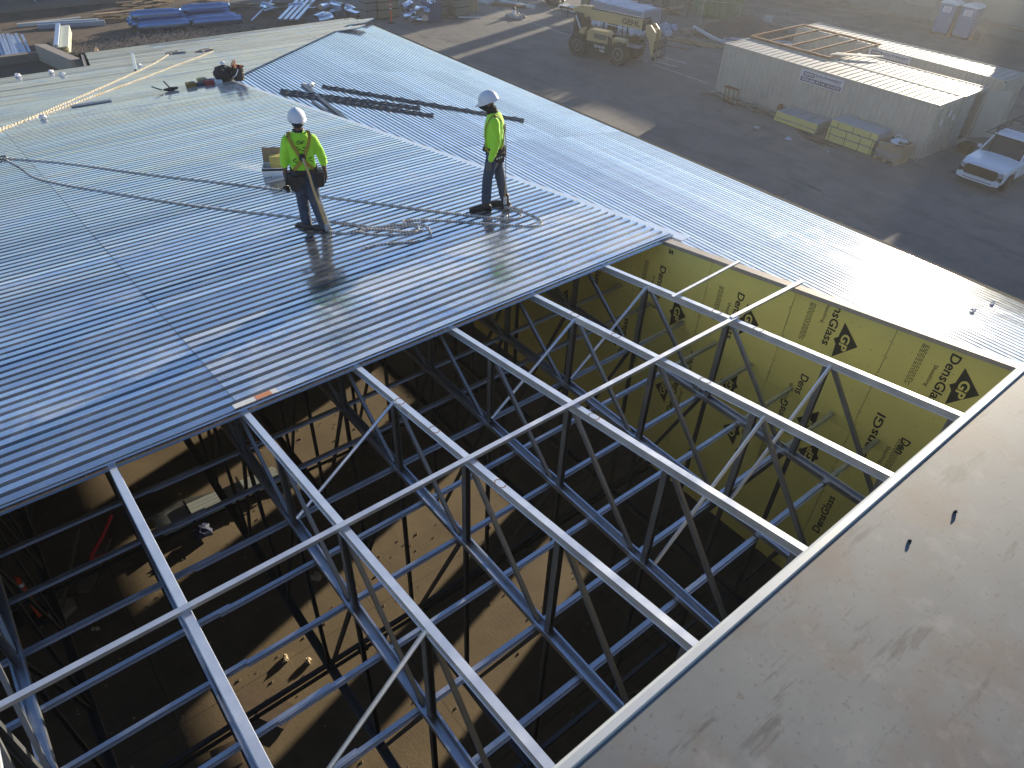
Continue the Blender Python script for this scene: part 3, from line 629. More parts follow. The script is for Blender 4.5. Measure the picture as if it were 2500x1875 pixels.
for (x, y, z) in ((-.085, .09, .2), (-.08, .095, .3), (.155, -.06, .2), (.135, -.045, .3), (.1, -.0, .44), (-.085, .1, .45)): mb.blob((x, y, z), (.082, .082, .02), 14, 6)
remeshed(mb, 'trousers', JEANS, W1, .012, 2)
for (ax, ay), (tx, ty) in (((-.06, .10), (-.245, .30)), ((.18, -.08), (-.02, .06))):
    a = Vector((ax, ay, 0)); d = (Vector((tx, ty, 0))-a).normalized(); mb = MB(); z0 = zs(W1, ax, ay); z1 = zs(W1, ax+d.x*.2, ay+d.y*.2)
    limb(mb, [(ax, ay, z0+.17), (ax, ay, z0+.07)], [.056, .055]); limb(mb, [a-d*.05+Vector((0, 0, z0+.05)), a+d*.06+Vector((0, 0, z1+.06)), a+d*.15+Vector((0, 0, z1+.045)), a+d*.22+Vector((0, 0, z1+.034))], [.042, .048, .044, .030])
    b_ = remeshed(mb, 'boot', BOOTM, W1, .009, 3)
    mb = MB(); pr = a-d*.085; q_ = a+d*.25; mb.ext((pr.x, pr.y, z0+.012), (q_.x, q_.y, z1+.012), [(-.045, -.012), (.045, -.012), (.048, .014), (-.048, .014)]); so_ = mb.build('sole', BLACK, None); so_.parent = b_
for (wx, wy, wz), dn, pn, fw in (((-.262, .03, .875), (-.02, .10, -1), (1, .1, 0), (0, 1, .1)), ((.285, .03, .865), (.02, .10, -1), (-1, .1, 0), (0, 1, .1))):
    mb = MB(); limb(mb, [(wx, wy, wz+.03), (wx, wy, wz-.01)], [.036, .034]); hand(mb, (wx, wy, wz-.005), dn, pn, fw, 1.12); remeshed(mb, 'glove', GREYGLOVE, W1, .0055, 2)
h, c_, f_, u_, s_ = helmet(W1, (.012, .03, 1.682), (-.15, 1, -.03), (0, .02, 1), brim=.03)
mb = MB(); mb.tube([(-.095, .01, 1.68), (-.088, .06, 1.60), (-.03, .12, 1.545)], .006, 6); mb.tube([(.118, .01, 1.68), (.105, .05, 1.60), (.05, .12, 1.545)], .006, 6); mb.tube([(-.08, -.05, 1.66), (.0, -.085, 1.60), (.10, -.05, 1.66)], .010, 6); mb.build('chin_strap', BLACK, W1)
mb = MB(); mb.blob((.012, .0, 1.60), (.083, .088, .055), 16, 8); mb.tube([(-.06, -.01, 1.52), (-.03, -.05, 1.50), (.04, -.05, 1.50), (.07, -.01, 1.52), (.07, .05, 1.5), (-.05, .05, 1.5), (-.06, -.01, 1.52)], .018, 8); mb.build('dark_hood', BLACK, W1, smooth=True)
mb = MB(); back = -.138
band(mb, [(-.135, -.03, 1.505), (-.14, -.10, 1.45), (-.09, back, 1.33), (-.02, back-.004, 1.19), (.06, back, 1.08), (.13, -.12, 1.0)], .045)
band(mb, [(.135, -.03, 1.50), (.145, -.10, 1.45), (.10, back, 1.33), (.03, back-.008, 1.19), (-.06, back-.006, 1.08), (-.14, -.12, 1.0)], .045)
for sx in (-1, 1): band(mb, [(sx*.135, -.03, 1.505), (sx*.12, .08, 1.46), (sx*.09, .14, 1.3), (sx*.12, .13, 1.0)], .04)
mb.build('safety_harness', STRAP, W1)
mb = MB(); mb.lathe([(.040, -.005), (.048, 0), (.040, .005)], (.005, back-.016, 1.18), (0, -1, .2), 12); mb.box(-.03, .04, back-.018, back-.002, 1.14, 1.23); mb.build('back_buckle', BLACK, W1)
mb = MB(); n = 26
ring = [(.185*math.cos(2*math.pi*i/n), .137*math.sin(2*math.pi*i/n), .965+.012*math.sin(2*math.pi*i/n)) for i in range(n+1)]
for i in range(n): mb.ext(ring[i], ring[i+1], [(-.006, -.035), (.006, -.035), (.006, .035), (-.006, .035)])
mb.build('tool_belt', LEATHER, W1)
for (x, y, z, w_, h_) in ((-.155, -.09, .80, .15, .22), (-.20, .06, .82, .11, .19), (.195, -.05, .82, .14, .22), (.20, .07, .83, .10, .18), (-.05, -.145, .87, .10, .12)):
    mb = MB(); mb.prism([(x-w_/2, z+h_/2), (x-w_*.42, z-h_*.35), (x-w_*.2, z-h_/2), (x+w_*.3, z-h_/2), (x+w_*.45, z-h_*.3), (x+w_/2, z+h_/2)], 'y', y-.055, y+.055); mb.build('tool_pouch', LEATHER, W1, bevel=.012, smooth=False)
mb = MB(); mb.box(-.055, .065, -.142, -.139, 1.0, 1.02); mb.build('lime_tag', HIVIS, W1)
mb = MB()
for (px, pz, a, L) in ((-.03, 1.40, .5, .05), (.01, 1.395, -.6, .06), (.05, 1.40, .7, .04), (.0, 1.37, .1, .09), (-.045, 1.32, .3, .04), (.05, 1.31, -.2, .05), (-.11, 1.15, .6, .06), (-.10, 1.12, -.3, .05), (.11, 1.16, .4, .06), (.12, 1.12, -.5, .05), (-.02, 1.29, .2, .05), (.03, 1.27, -.4, .05)):
    mb.ext((px-math.cos(a)*L/2, -.131, pz-math.sin(a)*L/2), (px+math.cos(a)*L/2, -.131, pz+math.sin(a)*L/2), [(-.004, -.005), (.004, -.005), (.004, .005), (-.004, .005)])
mb.build('shirt_print', mat('faded_black_print', (.05, .09, .02), .8), W1)
mb = MB(); mb.blob((-.285, .0, .70), (.05, .035, .03), 12, 8); mb.tube([(-.27, -.0, .74), (-.262, .01, .82)], .017, 8); mb.blob((-.262, -.01, .66), (.032, .045, .03), 10, 6); mb.tube([(-.31, .0, .70), (-.385, -.02, .66)], .006, 6); mb.build('cordless_driver', BLACK, W1)
mb = MB(); band(mb, [(.01, back-.02, 1.18), (.035, -.17, 1.06), (.06, -.185, .95), (.085, -.19, .75), (.13, -.19, .5), (.19, -.18, .16)], .034, .012); mb.build('lanyard_strap', TANSTRAP, W1)
mb = MB(); mb.tube([(.0, back-.03, 1.17), (.025, -.165, 1.07)], .009, 6); mb.build('snap_hook', mat('bare_metal', (.7, .7, .66), .3, .8), W1); mb = MB(); mb.box(.17, .23, -.20, -.175, .06, .17); mb.build('rope_grab', mat('bare_metal', (.7, .7, .66), .3, .8), W1, bevel=.004)
# ---- worker 2 : profile, facing photo left, head bowed
W2 = thing('person', 'worker in profile with bowed head, black face mask, lime shirt, white helmet', 'person', (-8.215, 6.361, zl(-8.215)+.04), R(52.2))
Y_ = (0, 1, 0)
mb = MB(); loft(mb, [((.06, 0, .80), .13, .10, Y_), ((.06, 0, .93), .155, .12, Y_), ((.055, 0, 1.06), .145, .115, Y_), ((.05, 0, 1.22), .165, .12, Y_), ((.055, 0, 1.35), .175, .11, Y_), ((.045, 0, 1.43), .14, .085, Y_), ((.025, 0, 1.49), .065, .065, Y_)])
limb(mb, [(.03, 0, 1.46), (-.02, 0, 1.56)], [.062, .058]); mb.blob((-.055, 0, 1.605), (.098, .078, .115), 20, 14); mb.blob((-.155, 0, 1.575), (.02, .014, .018), 8, 6)
for sy in (-1, 1): mb.blob((-.04, sy*.079, 1.60), (.022, .012, .032), 8, 6)
limb(mb, [(.05, -.165, 1.375), (.085, -.235, 1.10), (.0, -.236, .84)], [.045, .040, .028]); limb(mb, [(.05, .165, 1.375), (.085, .235, 1.10), (.0, .236, .84)], [.045, .040, .028])
limb(mb, [(.05, -.09, .92), (-.045, -.10, .50), (-.055, -.11, .09)], [.085, .055, .04]); limb(mb, [(.07, .08, .92), (.145, .06, .50), (.235, .03, .10)], [.085, .055, .04])
remeshed(mb, 'body', SKIN, W2, .010, 3)
mb = MB(); loft(mb, [((.05, 0, .95), .165, .138, Y_), ((.055, 0, 1.02), .172, .145, Y_), ((.05, 0, 1.12), .168, .142, Y_), ((.045, 0, 1.24), .185, .148, Y_), ((.055, 0, 1.35), .195, .135, Y_), ((.05, 0, 1.43), .165, .105, Y_), ((.03, 0, 1.485), .085, .075, Y_)])
limb(mb, [(.05, -.165, 1.385), (.088, -.235, 1.14), (.055, -.245, 1.02), (.008, -.238, .865)], [.075, .062, .058, .045]); limb(mb, [(.05, .165, 1.385), (.088, .235, 1.14), (.055, .245, 1.02), (.008, .238, .865)], [.075, .062, .058, .045])
for i in range(7): mb.blob((.05+jitter(.03), jitter(.08), .98+.03*i), (.14, .12, .014), 12, 6)
for z, x in ((1.12, .088), (1.05, .062), (.98, .045), (.92, .028)): mb.blob((x, -.238, z), (.062, .062, .014), 12, 6)
remeshed(mb, 'shirt', HIVIS, W2, .011, 3)
mb = MB(); loft(mb, [((.06, 0, .79), .13, .11, Y_), ((.06, 0, .86), .165, .135, Y_), ((.06, 0, .95), .168, .138, Y_), ((.06, 0, .99), .16, .13, Y_)])
limb(mb, [(.04, -.085, .88), (-.04, -.10, .50), (-.055, -.11, .14)], [.10, .078, .074]); limb(mb, [(.075, .075, .88), (.15, .06, .50), (.232, .03, .15)], [.10, .076, .070])
for p_ in ((-.05, -.105, .2), (-.05, -.105, .3), (-.04, -.1, .44), (.215, .035, .22), (.19, .045, .32), (.145, .06, .46)): mb.blob(p_, (.084, .082, .018), 14, 6)
remeshed(mb, 'trousers', JEANS, W2, .012, 2)
for (ax, ay), (tx, ty) in (((-.055, -.125), (-.31, -.165)), ((.25, .0), (.04, .09))):
    a = Vector((ax, ay, 0)); d = (Vector((tx, ty, 0))-a).normalized(); mb = MB(); z0 = zs(W2, ax, ay); z1 = zs(W2, ax+d.x*.2, ay+d.y*.2)
    limb(mb, [(ax, ay, z0+.17), (ax, ay, z0+.07)], [.056, .055]); limb(mb, [a-d*.05+Vector((0, 0, z0+.05)), a+d*.06+Vector((0, 0, z1+.06)), a+d*.15+Vector((0, 0, z1+.045)), a+d*.23+Vector((0, 0, z1+.034))], [.042, .048, .044, .030])
    b_ = remeshed(mb, 'boot', mat('black_work_boot', (.03, .028, .028), .6), W2, .009, 3)
    mb = MB(); pr = a-d*.085; q_ = a+d*.26; mb.ext((pr.x, pr.y, z0+.012), (q_.x, q_.y, z1+.012), [(-.045, -.012), (.045, -.012), (.048, .014), (-.048, .014)]); so_ = mb.build('sole', BLACK, None); so_.parent = b_
for sy in (-1, 1):
    mb = MB(); limb(mb, [(.01, sy*.238, .88), (-.005, sy*.236, .83)], [.036, .034]); hand(mb, (-.005, sy*.236, .835), (-.14, 0, -1), (.15, -sy, 0), (-1, 0, .1), 1.12); remeshed(mb, 'glove', GREYGLOVE, W2, .0055, 2)
helmet(W2, (-.052, 0, 1.655), (-1, 0, -.52), (-.46, 0, 1), brim=.055)
mb = MB(); mb.blob((-.062, 0, 1.575), (.105, .085, .095), 20, 12); loft(mb, [((.035, 0, 1.45), .095, .10, Y_), ((.0, 0, 1.50), .078, .09, Y_), ((-.03, 0, 1.56), .082, .10, Y_)]); mb.blob((-.15, 0, 1.555), (.035, .035, .045), 12, 8)
remeshed(mb, 'face_mask', mat('black_knit_mask', (.014, .014, .016), .9), W2, .009, 2)
mb = MB(); mb.tube([(.075, -.04, 1.655), (.085, 0, 1.66), (.075, .04, 1.655)], .013, 8); mb.build('helmet_knob', BLACK, W2)
mb = MB()
for sy in (-1, 1):
    band(mb, [(-.085, sy*.10, 1.16), (-.075, sy*.13, 1.30), (-.02, sy*.14, 1.43), (.06, sy*.13, 1.48), (.14, sy*.11, 1.42), (.19, sy*.06, 1.30), (.20, 0, 1.2)], .04, nrm=[(-1, 0, .1), (-1, 0, .6), (-.2, 0, 1), (.3, 0, 1), (1, 0, .6), (1, 0, .2)])
    band(mb, [(.20, sy*.02, 1.2), (.195, sy*.08, 1.08), (.16, sy*.15, .98)], .04, nrm=[(1, 0, .1)]*2); band(mb, [(-.085, sy*.10, 1.16), (-.08, sy*.14, 1.0), (.0, sy*.175, .93)], .035, nrm=[(-1, 0, .1), (-.3, sy, .1)])
mb.build('safety_harness', STRAP, W2)
mb = MB(); ring = [(.055+.148*math.cos(2*math.pi*i/n), .176*math.sin(2*math.pi*i/n), .955) for i in range(n+1)]
for i in range(n): mb.ext(ring[i], ring[i+1], [(-.006, -.04), (.006, -.04), (.006, .04), (-.006, .04)])
mb.build('tool_belt', LEATHER, W2)
for (x, y, z, w_, h_) in ((.14, -.13, .86, .15, .15), (.185, .10, .86, .10, .16), (.02, .19, .84, .14, .2)):
    mb = MB(); mb.prism([(x-w_/2, z+h_/2), (x-w_*.42, z-h_*.35), (x-w_*.2, z-h_/2), (x+w_*.3, z-h_/2), (x+w_*.45, z-h_*.3), (x+w_/2, z+h_/2)], 'y', y-.05, y+.05); mb.build('tool_pouch', LEATHER, W2, bevel=.012)
for i in range(3):
    mb = MB(); mb.lathe([(.006, 0), (.012, .002), (.014, 0)], (.10+.035*i, -.182, .855+.014*i), (0, -1, 0), 12); mb.build('belt_grommet', MATS['bare_metal'], W2)
mb = MB(); band(mb, [(.205, -.01, 1.22), (.228, -.02, 1.05), (.232, -.05, .8), (.235, -.08, .5), (.238, -.10, .2)], .036, .012, nrm=[(1, 0, 0)]*4); mb.build('lanyard_strap', TANSTRAP, W2)
mb = MB(); mb.tube([(.20, -.01, 1.32), (.215, -.015, 1.2)], .014, 6); mb.build('back_ring', MATS['bare_metal'], W2); mb = MB(); mb.box(.215, .265, -.12, -.085, .10, .22); mb.build('rope_grab', MATS['bare_metal'], W2, bevel=.004)
mb = MB(); mb.tube([(-.095, -.10, 1.0), (-.105, -.10, .96)], .016, 8); mb.blob((-.10, -.09, .96), (.02, .02, .04), 8, 6); mb.build('belt_tool', BLACK, W2)

# ================================================================ THINGS ON THE ROOF
def on(x, y, dz=.045): return (x, y, zl(x)+dz)
def smooth_path(pts, k=8, wob=.0):
    P = [Vector(p) for p in pts]; P = [P[0]*2-P[1]]+P+[P[-1]*2-P[-2]]; out = []
    for i in range(1, len(P)-2):
        for j in range(k):
            t = j/k; a, b_, c_, d_ = P[i-1:i+3]
            q = .5*((2*b_)+(c_-a)*t+(2*a-5*b_+4*c_-d_)*t*t+(3*b_-a-3*c_+d_)*t**3); out.append(q+Vector((jitter(wob), jitter(wob), 0)))
    out.append(P[-2]); return out
def rope_mat(name, c1, c2):
    m = bpy.data.materials.new(name); m.use_nodes = True; n = m.node_tree.nodes; l = m.node_tree.links; b = n['Principled BSDF']; b.inputs['Roughness'].default_value = .85
    tc = n.new('ShaderNodeTexCoord'); wv = n.new('ShaderNodeTexWave'); wv.wave_type = 'BANDS'; wv.bands_direction = 'DIAGONAL'; wv.inputs['Scale'].default_value = 9; wv.inputs['Distortion'].default_value = 1.5; l.new(tc.outputs['Object'], wv.inputs['Vector'])
    mx = n.new('ShaderNodeMixRGB'); mx.inputs[1].default_value = c1+(1,); mx.inputs[2].default_value = c2+(1,); l.new(wv.outputs[0], mx.inputs[0]); l.new(mx.outputs[0], b.inputs['Base Color']); return m
ROPE = rope_mat('grey_white_rope', (.74, .70, .63), (.34, .31, .28)); YROPE = rope_mat('yellow_white_rope', (.58, .56, .48), (.48, .39, .22))
def rope(pts, r, m, label, dz=.05, ends=True, strands=2):
    path = smooth_path([on(x, y, dz) for x, y in pts], 10, .004); mb = MB(); L = 0; pos = []
    for i, p in enumerate(path):
        if i: L += (p-path[i-1]).length
        pos.append(L)
    # resample and twist strands
    N_ = max(20, int(L/.035)); q = []; j = 0
    for i in range(N_+1):
        t = L*i/N_
        while j < len(pos)-2 and pos[j+1] < t: j += 1
        q.append(path[j].lerp(path[j+1], min(1, max(0, (t-pos[j])/max(1e-6, pos[j+1]-pos[j])))))
    for s_i in range(strands):
        pp = []
        for i, p in enumerate(q):
            d = (q[min(i+1, N_)]-q[max(i-1, 0)]).normalized(); sd_ = d.cross(Vector((0, 0, 1))); a = i*.9+s_i*2*math.pi/strands
            pp.append(p+sd_*math.cos(a)*r*.55+Vector((0, 0, 1))*math.sin(a)*r*.55)
        mb.tube(pp, r*.75, 5)
    return single(mb, 'rope', m, label, 'rope', 'ropes lying on the roof deck')
rope([(-17.98, .9), (-17.5, 1.2), (-16.2, 1.95), (-14.07, 2.96), (-12.6, 3.75), (-11.39, 4.36), (-10.61, 4.69), (-9.99, 4.98), (-8.71, 5.6), (-7.95, 6.0), (-7.55, 6.25), (-7.5, 6.4), (-7.62, 6.5), (-7.85, 6.53), (-8.04, 6.52)], .0135, ROPE, 'long grey rope passing behind the walking worker to the masked worker')
rope([(-8.02, 6.54), (-7.8, 6.6), (-7.55, 6.58), (-7.32, 6.56), (-7.14, 6.5), (-7.05, 6.42), (-7.06, 6.33), (-7.2, 6.2), (-7.72, 5.84), (-8.27, 5.46), (-8.65, 5.08), (-8.52, 5.0)], .013, ROPE, 'grey rope looping wide in front of the masked worker')
rope([(-17.95, .9), (-16.9, 1.05), (-15.56, 1.23), (-13.5, 2.1), (-11.56, 3.04), (-10.02, 3.92), (-9.39, 4.26), (-9.07, 4.43), (-8.8, 4.45), (-8.55, 4.66), (-8.26, 4.84), (-8.11, 5.06)], .0135, ROPE, 'long grey rope running to the boots of the walking worker')
rope([(-9.1, 4.02), (-8.95, 4.08), (-8.79, 4.23), (-8.75, 4.54), (-8.52, 5.0), (-8.30, 5.18), (-8.05, 5.12), (-7.87, 5.03), (-7.80, 4.8), (-7.97, 4.54), (-8.11, 4.29), (-8.13, 4.03)], .013, ROPE, 'grey rope bunch coiled between the two workers with a frayed tail')
rope([(-9.2, 4.28), (-8.95, 4.50), (-8.65, 4.58), (-8.5, 4.85), (-8.35, 5.06), (-8.14, 4.98), (-8.2, 4.75), (-8.5, 4.45), (-8.8, 4.32)], .0125, ROPE, 'short loop of grey rope lying in the rope bunch between the workers')
rope([(-20.2, .55), (-20.96, 1.21), (-22.24, 2.29), (-24.5, 4.1), (-26.85, 5.92), (-28.3, 6.95), (-29.83, 7.84)], .026, YROPE, 'pale yellow rope on the far deck, the upper of two crossing ropes')
rope([(-20.3, .5), (-21.17, 1.24), (-22.24, 2.53), (-23.6, 3.9), (-25.27, 5.61), (-26.99, 7.27), (-28.0, 8.3), (-29.05, 9.26)], .026, YROPE, 'pale yellow rope on the far deck, the lower of two crossing ropes')
for (x, y, lb) in ((-30.1, 8.1, 'knotted rope end with grey hook at the upper yellow rope'), (-29.6, 9.1, 'dark round hook at the end of the lower yellow rope')):
    mb = MB(); 
    for i in range(3): mb.tube(smooth_path([on(x+jitter(.3), y+jitter(.35), .06) for _ in range(6)], 5), .028, 6)
    single(mb, 'rope_hook', mat('dirty_rope', (.28, .26, .22), .8), lb, 'rope hook')
mb = MB(); mb.tube(smooth_path([on(-17.95+.12*math.cos(a), .88+.09*math.sin(a), .07) for a in (0, 1, 2, 3, 4, 5, 6)], 5), .022, 6); single(mb, 'anchor_ring', DULLSTEEL, 'dull steel anchor ring where the two long grey ropes meet at left', 'anchor')
# open box behind worker 1
bx = thing('open_carton', 'open white and brown carton of screws standing on the deck beside the walking worker', 'box', (-12.5, 4.62, zl(-12.5)+.04), R(60))
mb = MB(); mb.box(-.19, .19, -.15, -.14, 0, .17); mb.box(-.19, .19, .14, .15, 0, .17); mb.box(-.19, -.18, -.14, .14, 0, .17); mb.box(.18, .19, -.14, .14, 0, .17); mb.box(-.18, .18, -.14, .14, 0, .02); mb.build('tray', WHITE, bx)
mb = MB(); mb.ext((-.18, .15, .17), (-.18, .22, .42), [(0, -.004), (.36, -.004), (.36, .004), (0, .004)], up=(0, -1, .3)); mb.add([(-.19, .145, .17), (.19, .145, .17), (.17, .21, .40), (-.19, .23, .42)], [(0, 1, 2, 3)]); mb.build('lid', CARD, bx)
mb = MB(); mb.box(-.05, .17, -.02, .13, .02, .33); cc = mb.build('yellow_pack', mat('yellow_pack', (.55, .45, .12), .6, var=.4, scale=14), bx)
mb = MB(); mb.box(-.191, .191, -.152, -.1505, .12, .16); mb.build('black_band', BLACK, bx)
# bucket, bag and hand tools at the hip corner
bk = thing('tool_bucket', 'black bucket of hand tools with white handle at the corner where the decks meet', 'bucket', (-22.45, 7.75, zl(-22.45)+.04))
OFF[bk.name] = Vector((0, 0, 0)); OFF[bk.name] = None
mb = MB(); mb.lathe([(.15, 0), (.19, .36), (.20, .38), (.185, .38), (.15, .03)], n=20, caps=False); mb.lathe([(.15, .02), (.001, .02)], caps=False); mb.build('pail', BLACK, bk, smooth=False)
mb = MB(); mb.tube([(.2*math.cos(a), -.05-.12*math.sin(a), .36-.25*math.sin(a)) for a in [i*math.pi/10 for i in range(11)]], .014, 6); mb.build('handle', WHITE, bk)
for i in range(7):
    mb = MB(); a = random.random()*6; mb.tube([(.05*math.cos(a), .05*math.sin(a), .15), (.14*math.cos(a), .14*math.sin(a), .48+jitter(.06))], .02, 6); mb.build('tool_handle', random.choice([mat('orange_grip', (.5, .12, .05), .6), LUMBER, mat('red_grip', (.35, .03, .03), .5), TANSTRAP]), bk)
mb = MB(); mb.blob((-22.85, 7.45, zl(-22.85)+.2), (.38, .30, .24), 14, 9, .16); single(mb, 'tool_bag', mat('black_canvas', (.022, .022, .026), .85, bump=.8), 'rumpled black tool bag slumped beside the bucket of tools', 'bag', smooth=True)
mb = MB(); mb.blob((-22.75, 7.8, zl(-22.8)+.38), (.16, .14, .07), 10, 6, .3); single(mb, 'work_glove', mat('orange_cloth', (.5, .14, .09), .8), 'orange and red work gloves on top of the black tool bag', 'gloves')
for i, (x, y, cm, lb) in enumerate(((-22.5, 6.85, (.30, .03, .03), 'dark red tool battery left of the bucket'), (-22.6, 6.35, (.25, .15, .04), 'brown and black drill case left of the tool bag'), (-22.95, 6.8, (.4, .32, .12), 'small yellow tape measure behind the red battery'))):
    mb = MB(); mb.box(x-.1, x+.1, y-.13, y+.13, zl(x)+.03, zl(x)+.17); single(mb, ['battery_pack', 'drill_case', 'tape_measure'][i], mat('c%d' % i, cm, .6, var=.3, scale=20), lb, 'tool', bevel=.02)
    mb = MB(); mb.box(x-.07, x+.07, y+.15, y+.38, zl(x)+.03, zl(x)+.12); single(mb, 'sheet_pack', [WHITE, mat('navy_pack', (.02, .03, .08), .6), WHITE][i], ['white blister pack beside the red battery', 'navy pack beside the drill case', 'white and navy pack beside the tape measure'][i], 'pack', bevel=.01)
mb = MB(); mb.tube([on(-22.5, 5.55, .1), on(-22.55, 5.75, .08), on(-22.5, 5.95, .1)], [.03, .06, .03], 8); mb.tube([on(-22.55, 5.75, .1), on(-22.8, 5.68, .28)], .02, 6); mb.tube([on(-22.5, 5.5, .1), on(-22.7, 5.3, .2)], .018, 6); single(mb, 'screw_gun', BLACK, 'black screw gun lying farthest left in the row of tools', 'screw gun')
# stud lying on the far deck
mb = MB(); mb.chan(on(-27.1, 5.97, .10), on(-31.2, 6.92, .10), .09, .06, t=.006); single(mb, 'metal_stud', mat('pale_stud', (.55, .6, .58), .45, .6), 'single pale metal stud lying on the far deck by the upper yellow rope', 'metal stud')
# litter
LIT = [(-29.6, 2.84, .11, 'white crumpled scrap at the far eave, leftmost'), (-29.4, 3.83, .10, 'white crumpled scrap at the far eave, middle one'), (-28.42, 3.98, .11, 'white crumpled scrap a little below the far eave'), (-21.6, 2.26, .10, 'white scrap under the two yellow ropes'), (-28.1, 6.35, .08, 'white scrap beside the pale metal stud'), (-25.67, 8.41, .10, 'small white chip on the deck below the round hook')]
for x, y, r, lb in LIT:
    mb = MB(); mb.blob(on(x, y, .09), (r*.6, r, r*.5), 8, 5, .35); single(mb, 'paper_scrap', WHITE, lb, 'scrap', 'litter scattered on the roof')
mb = MB(); mb.bar(on(-22.5, 3.1, .06), on(-22.45, 4.1, .06), .14, .03); single(mb, 'steel_offcut', DULLSTEEL, 'dark flat offcut lying below the yellow ropes', 'offcut')
for (x, y, r, m_, lb) in ((-21.94, 9.76, .11, WHITE, 'white scrap on the right deck above the joists'), (-3.45, 16.5, .055, mat('wet_plastic', (.6, .58, .6), .15), 'shiny crumpled foil scrap near the right eave, upper of two'), (-3.5, 15.6, .05, MATS['wet_plastic'], 'shiny crumpled foil scrap near the right eave, lower of two')):
    mb = MB(); z = zr(y)+.06
    for i in range(5): mb.blob((x+jitter(r), y+jitter(r*2), z), (r*.6, r, r*.35), 7, 5, .4)
    single(mb, 'foil_scrap', m_, lb, 'scrap', 'litter scattered on the roof')
# bar joists (webbed) on the right deck
def joist(p, q, lb, w_=.055):
    (x0, y0), (x1, y1) = p, q; mb = MB(); d, s_, u, L = frame((x0, y0, zr(y0)+.06), (x1, y1, zr(y1)+.06)); P0 = Vector((x0, y0, zr(y0)+.07))
    mb.chan(P0-s_*w_, P0+d*L-s_*w_, .05, .03); mb.chan(P0+s_*w_, P0+d*L+s_*w_, .05, .03); k = int(L/.25)
    for i in range(k): mb.tube([P0+d*(L*i/k)+s_*w_*(1 if i % 2 else -1), P0+d*(L*(i+1)/k)+s_*w_*(-1 if i % 2 else 1)+Vector((0, 0, .03))], .016, 5)
    single(mb, 'bar_joist', mat('joist_grey', (.12, .145, .17), .5, .5, .2), lb, 'steel joist', 'joists laid out on the right deck')
joist((-21.7, 10.05), (-17.2, 14.65), 'dark webbed joist on the right deck, longest and nearest the eave')
joist((-21.4, 8.55), (-19.0, 11.95), 'grey webbed joist on the right deck, upper one of the crossed pair', .05)
joist((-21.2, 8.45), (-18.2, 11.9), 'grey webbed joist on the right deck, lower one of the crossed pair', .05)
mb = MB(); mb.chan((-21.9, 9.5, zr(9.5)+.09), (-14.2, 8.55, zr(8.55)+.09), .12, .05); mb.chan((-20.2, 9.0, zr(9)+.06), (-12.6, 8.25, zr(8.25)+.06), .09, .04); single(mb, 'flashing_strip', MATS['joist_grey'], 'long blue-grey flashing strips lying along the inner edge of the right deck', 'flashing')
# sticker at deck edge
stk = thing('product_sticker', 'white and orange sticker on the last deck rib at the opening', 'sticker', (-5.56, 1.45, zl(-5.56)+.045))
mb = MB(); x0 = -5.618; mb.add([(x0, 1.24, zl(x0)+.0450), (x0+.085, 1.24, zl(x0+.085)+.0450), (x0+.085, 1.68, zl(x0+.085)+.0450), (x0, 1.68, zl(x0)+.0450)], [(0, 1, 2, 3)]); mb.build('label_sheet', mat('label_white', (.62, .62, .6), .5, var=.2, scale=30), stk)
mb = MB(); mb.add([(x0+.003, 1.46, zl(x0)+.0462), (x0+.082, 1.46, zl(x0+.085)+.0462), (x0+.082, 1.62, zl(x0+.085)+.0462), (x0+.003, 1.62, zl(x0)+.0462)], [(0, 1, 2, 3)]); mb.build('orange_block', mat('label_orange', (.55, .22, .10), .5), stk)
# ================================================================ INSIDE, ON THE SLAB
def cone_part(mb, x, y, h, r0, r1, z=0): mb.lathe([(r0, z), (r1, z+h)], (x, y, 0), n=14)
ORANGE = mat('safety_orange', (.75, .08, .02), .55, var=.15); REDF = mat('red_flagging', (.75, .03, .03), .6, var=.3, scale=9)
def delineator(x, y, lab, lean=0.0, s=1.0, group=None):
    t = thing('traffic_delineator', lab, 'delineator', (x, y, 0), 0, group)
    mb = MB(); mb.lathe([(.26, 0), (.26, .03), (.16, .07), (.06, .08)], (x, y, 0), n=8); mb.build('rubber_base', BLACK, t)
    mb = MB(); mb.tube([(x, y, .06), (x+lean*.5, y, .6*s), (x+lean, y, 1.08*s)], [.055, .048, .042], 12); mb.tube([(x+lean, y, 1.08*s), (x+lean*1.05, y, 1.15*s)], [.03, .045], 10); mb.build('post', ORANGE, t)
    for z in (.72, .92):
        mb = MB(); q = lean*z/1.08; mb.lathe([(.052, z*s), (.050, z*s+.09)], (x+q, y, 0), n=12, caps=False); mb.build('reflective_band', WHITE, t)
    return t
delineator(-11.5, -1.95, 'orange delineator post on the slab seen through the trusses at left', -.12)
delineator(-11.7, -2.45, 'second orange delineator at the far left edge of the slab view', .05)
for i, (x, y, lb) in enumerate(((-11.45, -1.62, 'tan hexagonal stand base on the slab beside the orange post'), (-11.5, -2.75, 'tan hexagonal stand base lying at the far left of the slab'))):
    mb = MB(); mb.lathe([(.30, 0), (.30, .03), (.22, .07), (.12, .07), (.12, .03)], (x, y, 0.008), n=6); single(mb, 'stand_base', mat('tan_plastic', (.36, .27, .17), .6), lb, 'stand base')
mb = MB(); mb.tube([(-11.45, -1.6, .05), (-12.1, -.75, 1.2)], .03, 8); single(mb, 'leaning_pole', mat('brown_pole', (.10, .07, .04), .7), 'thin brown pole rising aslant from the hexagonal base', 'pole')
mb = MB(); mb.tube(smooth_path([(-12.4, -.15, .9), (-12.15, -.45, .7), (-11.9, -.8, .5), (-11.85, -.55, .48), (-11.7, -.1, .5), (-11.75, .3, .5)], 6), .035, 6); single(mb, 'red_flagging', REDF, 'red flagging tape hanging over boards on the slab', 'flagging tape')
